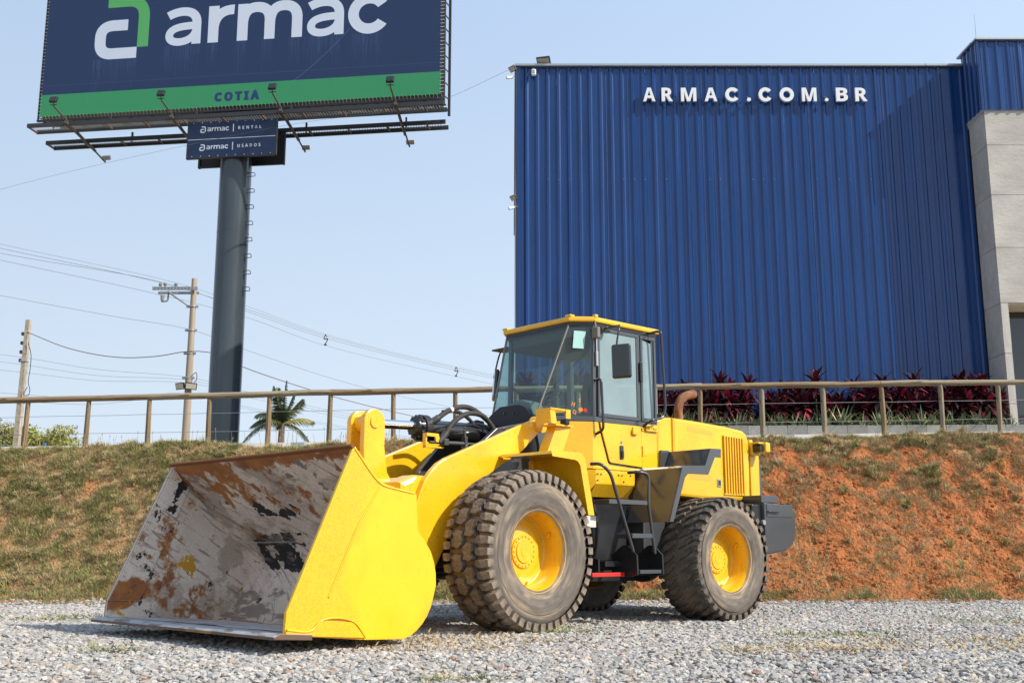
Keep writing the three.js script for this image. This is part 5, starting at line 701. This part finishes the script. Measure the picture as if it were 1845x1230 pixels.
  add('lattice', tr, dark); add('lattice_plate', span(X(0), X(WD), 13.52, 13.54, -0.42, 0.42), M({ color: lin(0.22, 0.21, 0.19), roughness: 0.8 }));
  // catwalks
  for (const [za, zb, sa, sb] of [[0.92, 0.42, -0.08, 12.52], [-0.45, -0.90, -0.3, 12.3]]) {
    const q = grp(B, 'catwalk');
    add('catwalk_beam', span(X(sa), X(sb), 12.98, 13.10, za - 0.03, za + 0.03), dark, undefined, q); add('catwalk_beam', span(X(sa), X(sb), 12.98, 13.10, zb - 0.03, zb + 0.03), dark, undefined, q);
    const gm = []; for (let k = 0; k <= 10; k++) gm.push(span(X(sa + k * 1.2), X(sa + k * 1.2 + 0.05), 12.99, 13.03, zb, za)); add('catwalk_joist', gm, M({ color: lin(0.16, 0.10, 0.07), roughness: 0.8 }), undefined, q).userData.kind = 'stuff';
    const mesh = []; for (let k = 0; k < 150; k++) mesh.push(span(X(sa + 0.04 + k * 0.083), X(sa + 0.052 + k * 0.083), 13.05, 13.065, zb, za)); add('catwalk_grating', mesh, mat.galv, undefined, q).userData.kind = 'stuff';
    for (const s of [2.3, 5.0, 7.9, 11.0]) add('hanger', span(X(s), X(s + 0.05), 13.08, 13.40, za - 0.40, za - 0.35), dark, undefined, q);
  }
  add('pole', [new THREE.CylinderGeometry(0.455, 0.455, 10.3, 48, 1).translate(0, 2.84 + 5.15 - 0.3, 0), new THREE.CylinderGeometry(0.46, 0.46, 0.03, 48).translate(0, 9.75, 0)], poleM, 'thick dark grey steel pole');
  add('pole_head', span(X(5.2), X(7.0), 12.85, 13.36, -0.35, 0.35), dark);
  add('pole_foot', span(-0.7, 0.7, 2.6, 2.86, -0.7, 0.7), M({ color: lin(0.5, 0.49, 0.46), roughness: 0.9 }));
  for (let k = 0; k < 8; k++) { const y = 11.45 - k * 0.492; const g = pipe([[0.42, y + 0.08, 0.14], [0.64, y + 0.08, 0.14], [0.66, y - 0.03, 0.14], [0.42, y - 0.03, 0.14]], 0.011, 0.02, 6); add('rung', g, dark); }
  // lamp arms
  for (const [s0, s1] of [[1.26, 1.04], [4.53, 4.30], [7.82, 7.64], [11.2, 10.95]]) {
    const q = grp(B, 'lamp_arm'); add('arm_tube', [rod([X(s0), 13.22, 1.82], [X(s1), 12.78, -1.62], 0.026, 0.026, 8), rod([X(s0) - 0.03, 13.03, 1.1], [X(s1) + 0.02, 12.90, -0.95], 0.045, 0.045, 6)], M({ color: lin(0.10, 0.08, 0.065), roughness: 0.6 }), undefined, q);
    add('front_lamp', [T(new RoundedBoxGeometry(0.22, 0.20, 0.08, 2, 0.01), X(s0), 13.40, 1.84, -0.45, 0, 0), rod([X(s0) - 0.1, 13.25, 1.82], [X(s0) + 0.1, 13.25, 1.82], 0.012), rod([X(s0), 13.22, 1.8], [X(s0), 13.32, 1.84], 0.012)], mat.black, undefined, q);
    add('rear_lamp', [T(new RoundedBoxGeometry(0.26, 0.14, 0.08, 2, 0.01), X(s1) + 0.02, 12.93, -1.64, 0.5, 0, 0), rod([X(s1), 12.78, -1.62], [X(s1), 12.9, -1.64], 0.012)], M({ color: lin(0.42, 0.41, 0.38), roughness: 0.5 }), undefined, q);
  }
  // double sign board on the pole
  const sv = document.createElement('canvas'); sv.width = 1024; sv.height = 416; const d = sv.getContext('2d');
  d.fillStyle = '#152a4c'; d.fillRect(0, 0, 1024, 416); d.fillStyle = '#c8ccd4'; d.fillRect(0, 203, 1024, 7);
  const row = (yb, txt) => { const cc = c; const k = 1024 / 2.68; d.save(); d.translate(0, yb); d.scale(1, -1); const run = (fn) => fn; d.restore(); drawInto(d, 139, yb, txt); };
  function drawInto(g2, x, y, txt) { const keep = [c.canvas]; g2.save(); g2.translate(x, y); g2.scale(1, -1); /* same strokes as the big mark */ markOn(g2, 0, 0); g2.restore(); g2.fillStyle = '#d3d8e1'; g2.fillRect(x + 383, y - 88, 11, 88); g2.font = 'bold 50px sans-serif'; let tw = 0; for (const ch of txt) tw += g2.measureText(ch).width; const gap = (274 - tw) / (txt.length - 1); let xx = x + 441; for (const ch of txt) { g2.fillText(ch, xx, y - 22); xx += g2.measureText(ch).width + gap; } }
  function markOn(g2, x, y) { const w = '#d3d8e1', k = 38; g2.save(); g2.scale(k, k); g2.lineWidth = 0.355; g2.strokeStyle = w; g2.beginPath(); g2.moveTo(1.05, 1.09); g2.lineTo(0.56, 1.09); g2.quadraticCurveTo(0.185, 1.07, 0.185, 0.72); g2.lineTo(0.185, 0.56); g2.quadraticCurveTo(0.185, 0.18, 0.56, 0.175); g2.lineTo(1.375, 0.175); g2.stroke(); g2.beginPath(); g2.moveTo(0.365, 1.86); g2.lineTo(1.05, 1.86); g2.quadraticCurveTo(1.555, 1.85, 1.555, 1.30); g2.lineTo(1.555, 0.345); g2.stroke(); g2.restore();
    const h = 43.9, A = (o) => { g2.lineWidth = 0.225; g2.beginPath(); g2.moveTo(o + 0.075, 0.80); g2.quadraticCurveTo(o + 0.27, 0.905, o + 0.46, 0.905); g2.bezierCurveTo(o + 0.70, 0.905, o + 0.835, 0.79, o + 0.835, 0.56); g2.lineTo(o + 0.835, 0); g2.stroke(); g2.lineWidth = 0.2; g2.beginPath(); g2.moveTo(o + 0.83, 0.515); g2.lineTo(o + 0.56, 0.50); g2.bezierCurveTo(o + 0.27, 0.485, o + 0.12, 0.40, o + 0.12, 0.255); g2.bezierCurveTo(o + 0.12, 0.13, o + 0.24, 0.075, o + 0.38, 0.075); g2.bezierCurveTo(o + 0.60, 0.075, o + 0.82, 0.20, o + 0.82, 0.42); g2.stroke(); };
    g2.save(); g2.translate(83, 16); g2.scale(h, h); g2.strokeStyle = w; g2.fillStyle = w; A(0); g2.fillRect(1.155, 0, 0.27, 1); g2.lineWidth = 0.26; g2.beginPath(); g2.moveTo(1.30, 0.38); g2.bezierCurveTo(1.32, 0.70, 1.50, 0.885, 1.835, 0.87); g2.stroke(); g2.fillRect(1.93, 0, 0.27, 1); for (const o of [2.07, 2.785]) { g2.lineWidth = 0.27; g2.beginPath(); g2.moveTo(o, 0.40); g2.bezierCurveTo(o, 0.74, o + 0.12, 0.89, o + 0.36, 0.89); g2.bezierCurveTo(o + 0.60, 0.89, o + 0.715, 0.75, o + 0.715, 0.52); g2.lineTo(o + 0.715, 0); g2.stroke(); } A(3.745); g2.lineWidth = 0.27; g2.beginPath(); g2.arc(5.36, 0.505, 0.405, 0.6, 5.683); g2.stroke(); g2.restore(); }
  row(131, 'RENTAL'); row(341, 'USADOS');
  const stx = new THREE.CanvasTexture(sv); stx.colorSpace = THREE.SRGBColorSpace;
  const sg = span(X(4.80), X(7.48), 11.93, 13.03, 0.50, 0.53); { const u = sg.attributes.uv, p = sg.attributes.position; for (let i = 0; i < p.count; i++) u.setXY(i, (p.getX(i) - X(4.80)) / 2.68, (p.getY(i) - 11.93) / 1.1); }
  const sb = grp(B, 'sign_board', 'small two-line navy sign board on the pole'); add('sign_face', sg, M({ map: stx, roughness: 0.5 }), undefined, sb);
  add('sign_frame', [span(X(4.77), X(4.80), 11.90, 13.06, 0.44, 0.535), span(X(7.48), X(7.51), 11.90, 13.06, 0.44, 0.535), span(X(4.77), X(7.51), 11.90, 11.93, 0.44, 0.535), span(X(4.80), X(7.48), 11.95, 13.0, 0.44, 0.49)], dark, undefined, sb);
  for (let k = 0; k < 10; k++) for (const y of [11.965, 12.995]) add('sign_screw', disc(X(4.95 + k * 0.266), y, 0.534, 0.012, 0.008, 8), mat.white, undefined, sb);
  const sb2 = grp(B, 'sign_board', 'black back of the rear sign board'); add('sign_back', span(X(4.73), X(7.38), 12.0, 13.05, -0.54, -0.50), dark, undefined, sb2); add('sign_frame', [span(X(4.70), X(4.76), 11.97, 13.08, -0.53, -0.44), span(X(7.35), X(7.41), 11.97, 13.08, -0.53, -0.44), span(X(4.76), X(7.35), 11.97, 12.03, -0.499, -0.44)], dark, undefined, sb2);
}
// ---------------------------------------------------------------- utility poles and lines
{
  const pc = tex(256, 512, (u, v) => { const n = pfbm(u, v, 5, 5, 261), k = 0.82 + 0.28 * n; return [214 * k, 200 * k, 182 * k]; });
  const pm = M({ map: pc, color: lin(0.60, 0.56, 0.52), roughness: 0.9 }), pm2 = M({ map: pc, color: lin(0.62, 0.61, 0.59), roughness: 0.9 });
  const A = thing('utility_pole', 'tall round concrete utility pole with a slotted crossarm and two floodlights', 'utility pole');
  A.position.set(-11.35, 2.3, -37.5);
  part(A, 'shaft', [new THREE.CylinderGeometry(0.095, 0.155, 7.85, 24).translate(0.02, 3.925, 0)], pm);
  part(A, 'crossarm', [span(-1.40, 0.20, 7.40, 7.52, 0.14, 0.20), span(-1.30, 0.16, 7.33, 7.42, -0.20, -0.14)], mat.galv);
  const holes = []; for (let k = 0; k < 12; k++) holes.push(span(-1.33 + k * 0.12, -1.28 + k * 0.12, 7.445, 7.475, 0.1995, 0.203)); part(A, 'arm_slots', holes, mat.black).userData.kind = 'stuff';
  part(A, 'brace', [rod([-0.85, 7.36, 0.17], [-0.12, 6.84, 0.17], 0.025), rod([-0.88, 7.36, -0.17], [-0.12, 6.84, -0.17], 0.025)], mat.galv);
  for (const [x, y] of [[-1.15, 7.60], [-0.98, 7.61], [-0.60, 7.60]]) part(A, 'insulator', [rod([x, y - 0.09, 0.1], [x, y + 0.06, 0.1], 0.035, 0.055, 10), rod([x, y + 0.0, 0.1], [x, y + 0.03, 0.1], 0.075, 0.06, 10)], M({ color: lin(0.22, 0.20, 0.19), roughness: 0.4 }));
  part(A, 'insulator', [rod([-1.05, 7.03, 0.1], [-1.05, 7.22, 0.1], 0.06, 0.075, 10), pipe([[-1.06, 7.0, 0.1], [-0.86, 7.02, 0.1], [-0.84, 7.36, 0.1]], 0.03, 0.06)], M({ color: lin(0.25, 0.25, 0.25), roughness: 0.4 }));
  for (const y of [6.84, 5.98, 5.15, 4.28]) part(A, 'clamp', [new THREE.CylinderGeometry(0.14, 0.14, 0.05, 20).translate(0.01, y, 0), span(0.11, 0.21, y - 0.04, y + 0.04, -0.04, 0.04), span(-0.21, -0.11, y - 0.04, y + 0.04, -0.04, 0.04)], mat.galv);
  for (const [x, ry] of [[-0.22, -0.5], [0.18, 0.35]]) { const q = grp(A, 'floodlight'); q.position.set(x, 3.95, 0.24); q.rotation.set(0.3, ry, 0.15 * Math.sign(-x)); part(q, 'housing', span(-0.20, 0.20, -0.12, 0.12, -0.07, 0, 0.012), mat.black); part(q, 'lens', span(-0.17, 0.17, -0.09, 0.09, 0.001, 0.01), M({ color: lin(0.50, 0.47, 0.38), roughness: 0.35 })); }
  part(A, 'cable_loop', tube([[0.12, 4.3, 0.12], [0.3, 4.45, 0.14], [0.33, 4.2, 0.14], [0.25, 4.1, 0.12]], 0.012, 24, 6), mat.hose);
  const B = thing('utility_pole', 'slender pale square concrete pole at the left end of the fence', 'utility pole');
  B.position.set(-17.2, 2.2, -37.5); B.rotation.z = -0.012;
  part(B, 'shaft', exz([[-0.12, 0], [0.11, 0], [0.07, 6.45], [-0.07, 6.45]], -0.10, 0.10, 0.01), pm2);
  for (const y of [5.95, 5.62, 5.3, 5.0]) part(B, 'spool', [span(-0.20, -0.09, y - 0.06, y + 0.06, -0.06, 0.06, 0.02)], mat.steelDark);
  for (const y of [4.95, 3.5, 0.4]) part(B, 'band', span(-0.15 + y * 0.008, 0.14 - y * 0.008, y, y + 0.03, -0.13, 0.13), mat.galv);
  part(B, 'bolt_holes', [...Array(18)].map((_, k) => span(0.03, 0.05, 1 + k * 0.3, 1.03 + k * 0.3, 0.10, 0.103)), mat.black).userData.kind = 'stuff';
  part(B, 'cable_loop', [tube([[0.12, 5.6, 0.14], [0.26, 5.2, 0.14], [0.28, 4.7, 0.14], [0.26, 4.2, 0.14], [0.34, 3.95, 0.14], [0.3, 3.75, 0.14], [0.14, 3.75, 0.14], [0.24, 4.05, 0.14]], 0.012, 50, 6)], mat.hose);
  const line = (pts, r, label, m = mat.steelDark, g = 'overhead lines') => single('overhead_line', tube(pts, r * 0.62, 90, 6), m, label, 'power line', g);
  const lm = M({ color: lin(0.16, 0.155, 0.15), roughness: 0.6 }), pink = M({ color: lin(0.17, 0.11, 0.10), roughness: 0.8 });
  const L1 = 'bare power line running over the utility pole crossarm';
  const ext = (x, y, z) => [x, y, z];
  line([[-26, 12.6, -35], [-18.3, 11.18, -37], [-12.48, 9.98, -37.4], [-10.1, 9.62, -40], [-7.92, 9.55, -45], [-2.7, 9.25, -51.6], [4, 9.2, -60]], 0.011, 'middle one of three bare power lines over the utility pole crossarm', lm);
  line([[-26, 12.35, -35], [-18.3, 11.0, -37], [-12.32, 9.97, -37.4], [-10.05, 9.52, -40], [-7.9, 9.45, -45], [-2.7, 9.15, -51.6], [4, 9.1, -60]], 0.011, 'lowest of three bare power lines over the utility pole crossarm', lm);
  line([[-26, 12.75, -35], [-18.3, 11.33, -37], [-11.95, 9.98, -37.4], [-10.0, 9.70, -40], [-7.9, 9.62, -45], [-2.7, 9.32, -51.6], [4, 9.3, -60]], 0.008, 'topmost of three bare power lines over the utility pole crossarm', lm);
  line([[-26, 12.0, -35], [-18.3, 10.75, -37], [-12.38, 9.52, -37.4], [-10.1, 9.30, -40], [-7.95, 9.15, -45], [-2.7, 8.85, -51.6], [4, 8.75, -60]], 0.010, 'single power line hanging just below the crossarm wires', lm, undefined);
  line([[-26, 10.7, -35], [-18.2, 9.50, -37.2], [-14, 8.75, -37.4], [-11.35, 8.30, -37.5], [-9.9, 7.95, -39.5], [-6.6, 7.45, -45], [0, 7.0, -54]], 0.010, 'thin line tied to the middle of the round pole', lm, undefined);
  line([[-17.1, 8.2, -37.4], [-15.6, 7.62, -37.4], [-13.9, 7.30, -37.4], [-12.5, 7.33, -37.4], [-11.35, 7.50, -37.35], [-10.7, 7.52, -37.7], [-9.9, 7.30, -39.8], [-7.3, 6.95, -45.5], [-4.2, 6.75, -51], [0, 6.6, -58]], 0.026, 'thick twisted reddish cable sagging between the two poles', pink, undefined);
  const L2 = 'thin low line crossing behind the pole floodlights';
  for (const [a, b, c, w] of [[7.40, 7.38, 6.62, 'topmost'], [7.14, 7.05, 6.52, 'second from top'], [6.85, 6.78, 6.42, 'middle one'], [6.05, 5.88, 6.05, 'second from bottom'], [5.8, 5.55, 5.98, 'lowest']]) line([[-26, a + 0.4, -36.5], [-18.0, a, -37.4], [-14.6, mix(b, c, 0.5) - 0.12, -37.45], [-11.4, c, -37.6], [-10.1, c - 0.12, -40], [-6.8, c - 0.35, -45.5], [-1, c - 0.4, -54]], 0.008, `${w} of the five thin lines crossing low behind the pole floodlights`, lm);
  for (const [x, y, z] of [[-7.9, 9.4, -45], [-2.7, 9.1, -51.6]]) { const o = thing('line_spacer', x < -5 ? 'dark spacer clipped to the wires just right of the pole' : 'dark spacer clipped to the wires beside the loader cab', 'spacer'); o.position.set(x, y, z); part(o, 'frame', [rod([0, 0.22, 0], [0.1, 0, 0], 0.02), rod([0.1, 0, 0], [-0.02, -0.22, 0], 0.02), rod([0.1, 0, 0], [-0.08, 0.02, 0], 0.02), rod([-0.08, 0.02, 0], [0, 0.22, 0], 0.02)], mat.steelDark); part(o, 'clamp', [span(-0.05, 0.05, -0.26, -0.2, -0.05, 0.05)], mat.steelDark); }
  // thin stay wire from the billboard to the warehouse corner
  single('guy_wire', tube([[-16.5, 9.0, -27.5], [-13.4, 9.9, -27], [-6.1, 11.3, -26.2], [-2.0, 11.45, -25], [0.0, 11.66, -23.5]], 0.0035, 60, 5), lm, 'very thin wire running past the billboard to the warehouse roof corner', 'wire');
}
// ---------------------------------------------------------------- palm, trees, pipe stub
{
  const r = rng(616);
  const P = thing('palm_tree', 'small feather palm seen between fence posts beside the billboard pole', 'palm tree'); P.position.set(-8.55, 2.0, -40); P.scale.setScalar(1.18);
  part(P, 'trunk', tube([[0, 0, 0], [0.02, 1.2, 0], [0, 2.75, 0]], 0.10, 20, 12), M({ color: lin(0.17, 0.12, 0.085), roughness: 0.95, bumpMap: fineT, bumpScale: 0.03 }));
  const fm = [M({ color: lin(0.070, 0.095, 0.035), roughness: 0.55, side: THREE.DoubleSide }), M({ color: lin(0.105, 0.125, 0.05), roughness: 0.55, side: THREE.DoubleSide }), M({ color: lin(0.30, 0.27, 0.09), roughness: 0.7, side: THREE.DoubleSide })];
  const frond = (L0, up, droop, az, m) => {
    const P3 = []; for (let i = 0; i <= 12; i++) { const t = i / 12; P3.push(V(L0 * t * (1 - 0.12 * t) * Math.cos(up), L0 * (t * Math.sin(up) - droop * t * t), 0)); }
    const cv = new THREE.CatmullRomCurve3(P3), gs = [new THREE.TubeGeometry(cv, 16, 0.016, 5).toNonIndexed()]; for (const g of gs) g.deleteAttribute('uv');
    const pos = []; for (let k = 3; k < 46; k++) { const t = k / 46, p = cv.getPoint(t), d = cv.getTangent(t); for (const s of [-1, 1]) { const l = 0.42 * Math.sin(Math.PI * (0.12 + 0.80 * t)) * (0.8 + 0.4 * r()), q = V(d.x * 0.55, d.y * 0.55 - 0.45 - 0.2 * r(), s * 0.62).normalize(), e = p.clone().addScaledVector(q, l), mid = p.clone().addScaledVector(q, l * 0.5).add(V(0, 0.03, 0)), w = d.clone().multiplyScalar(0.016); pos.push(...p.clone().sub(w).toArray(), ...p.clone().add(w).toArray(), ...mid.clone().add(w).toArray(), ...p.clone().sub(w).toArray(), ...mid.clone().add(w).toArray(), ...mid.clone().sub(w).toArray(), ...mid.clone().sub(w).toArray(), ...mid.clone().add(w).toArray(), ...e.toArray()); } }
    const g = new THREE.BufferGeometry(); g.setAttribute('position', new THREE.Float32BufferAttribute(pos, 3)); g.computeVertexNormals(); gs.push(g);
    const o = part(P, 'frond', mergeGeometries(gs), m); o.position.set(0, 2.72, 0); o.rotation.y = az;
  };
  for (const [L0, up, dr, az, m] of [[1.6, 1.5, 0.12, 0.4, 0], [1.5, 1.42, 0.2, 2.6, 1], [1.55, 1.36, 0.2, 3.6, 0], [1.35, 1.25, 0.18, 0.2, 0], [1.45, 0.85, 0.55, 3.1, 0], [1.5, 0.62, 0.62, 2.9, 1], [1.55, 0.35, 0.85, 3.3, 0], [1.35, 1.0, 0.25, -0.1, 1], [1.35, 0.55, 0.45, 0.15, 2], [1.25, 0.25, 0.95, 0.3, 2], [1.4, 1.1, 0.4, 1.6, 1], [1.4, 1.0, 0.5, -1.5, 0], [1.4, 0.7, 0.7, 1.9, 0], [1.3, 0.6, 0.75, -1.9, 1], [1.4, 0.9, 0.5, 2.3, 0]]) frond(L0, up, dr, az, fm[m]);
  const tree = (x, z, H, rad, label, cols, seed) => {
    const q = rng(seed), o = thing('broad_tree', label, 'tree'); o.position.set(x, 2.2, z);
    const br = [tube([[0, 0, 0], [0.05, H * 0.25, 0], [0, H * 0.45, 0.05]], 0.09, 10, 8)], tips = [];
    for (let k = 0; k < 16; k++) { const a = q() * 6.28, e = 0.25 + 0.9 * q(), l = rad * (0.6 + 0.55 * q()), t = V(Math.cos(a) * l * Math.cos(e * 0.9), H * 0.42 + l * 0.75 * Math.sin(e), Math.sin(a) * l * Math.cos(e * 0.9)); br.push(tube([[0, H * 0.36, 0], [t.x * 0.4, mix(H * 0.40, t.y, 0.5), t.z * 0.4], t.toArray()], 0.022, 8, 5)); for (let j = 0; j < 5; j++) tips.push(t.clone().multiplyScalar(1).lerp(V(0, H * 0.42, 0), q() * 0.5).add(V((q() - 0.5) * 0.5, (q() - 0.5) * 0.35, (q() - 0.5) * 0.5))); }
    part(o, 'trunk', br, M({ color: lin(0.15, 0.12, 0.09), roughness: 0.95 }));
    const pos = [], col = []; for (const t of tips) { const n = 60 + 60 * q(); for (let k = 0; k < n; k++) { const c = t.clone().add(V((q() - 0.5) * 0.8, (q() - 0.5) * 0.38, (q() - 0.5) * 0.8)), s = 0.028 + 0.035 * q(), u = V(q() - 0.5, q() - 0.5, q() - 0.5).normalize().multiplyScalar(s), w = V(q() - 0.5, q() - 0.5, q() - 0.5).normalize().multiplyScalar(s); const cc = mix3(cols[0], cols[1], q()); for (const p of [c.clone().add(u), c.clone().add(w), c.clone().sub(u), c.clone().add(u), c.clone().sub(u), c.clone().sub(w)]) { pos.push(p.x, p.y, p.z); col.push(...cc); } } }
    const g = new THREE.BufferGeometry(); g.setAttribute('position', new THREE.Float32BufferAttribute(pos, 3)); g.setAttribute('color', new THREE.Float32BufferAttribute(col, 3)); g.computeVertexNormals(); part(o, 'crown', g, M({ vertexColors: true, roughness: 0.7, side: THREE.DoubleSide }));
  };
  tree(-19.5, -45, 5.3, 1.75, 'airy yellow-green tree just right of the square pole', [[0.22, 0.24, 0.05], [0.36, 0.34, 0.09]], 71);
  tree(-21.9, -45, 5.6, 1.9, 'thin yellowish tree behind the square pole at the left edge', [[0.20, 0.21, 0.06], [0.33, 0.28, 0.10]], 72);
  tree(-21.2, -43, 4.4, 1.0, 'low dark bush beside the square pole foot', [[0.03, 0.055, 0.04], [0.06, 0.085, 0.06]], 73);
  const s = thing('pipe_stub', 'short blue pipe standing on the terrace behind the fence', 'pipe'); s.position.set(-10.36, 2.5, -24); part(s, 'pipe', new THREE.CylinderGeometry(0.03, 0.03, 0.55, 14).translate(0, 0.22, 0), M({ color: lin(0.02, 0.12, 0.42), roughness: 0.5 })); part(s, 'cap', new THREE.CylinderGeometry(0.036, 0.036, 0.04, 14).translate(0, 0.49, 0), M({ color: lin(0.02, 0.12, 0.42), roughness: 0.5 }));
  // dry seed stalks along the crest
  const st = []; for (let k = 0; k < 170; k++) { const x = mix(-12, 3, r()), h = 0.10 + 0.20 * r(), z = crestZ(x) - 0.15 - 0.5 * r(), l = (r() - 0.5) * 0.08; st.push(rod([x, topY(x) - 0.05, z], [x + l, topY(x) + h, z], 0.0035, 0.002, 4)); if (r() < 0.6) st.push(rod([x + l, topY(x) + h - 0.03, z], [x + l, topY(x) + h + 0.02, z], 0.008, 0.004, 5)); }
  const o = sh(new THREE.Mesh(merge(st), M({ color: lin(0.30, 0.24, 0.15), roughness: 0.95 }))); o.name = 'seed_stalks'; o.userData = { kind: 'stuff', label: 'thin dry seed stalks along the crest of the bank', category: 'weeds' }; scene.add(o);
}
renderer.render(scene, camera);
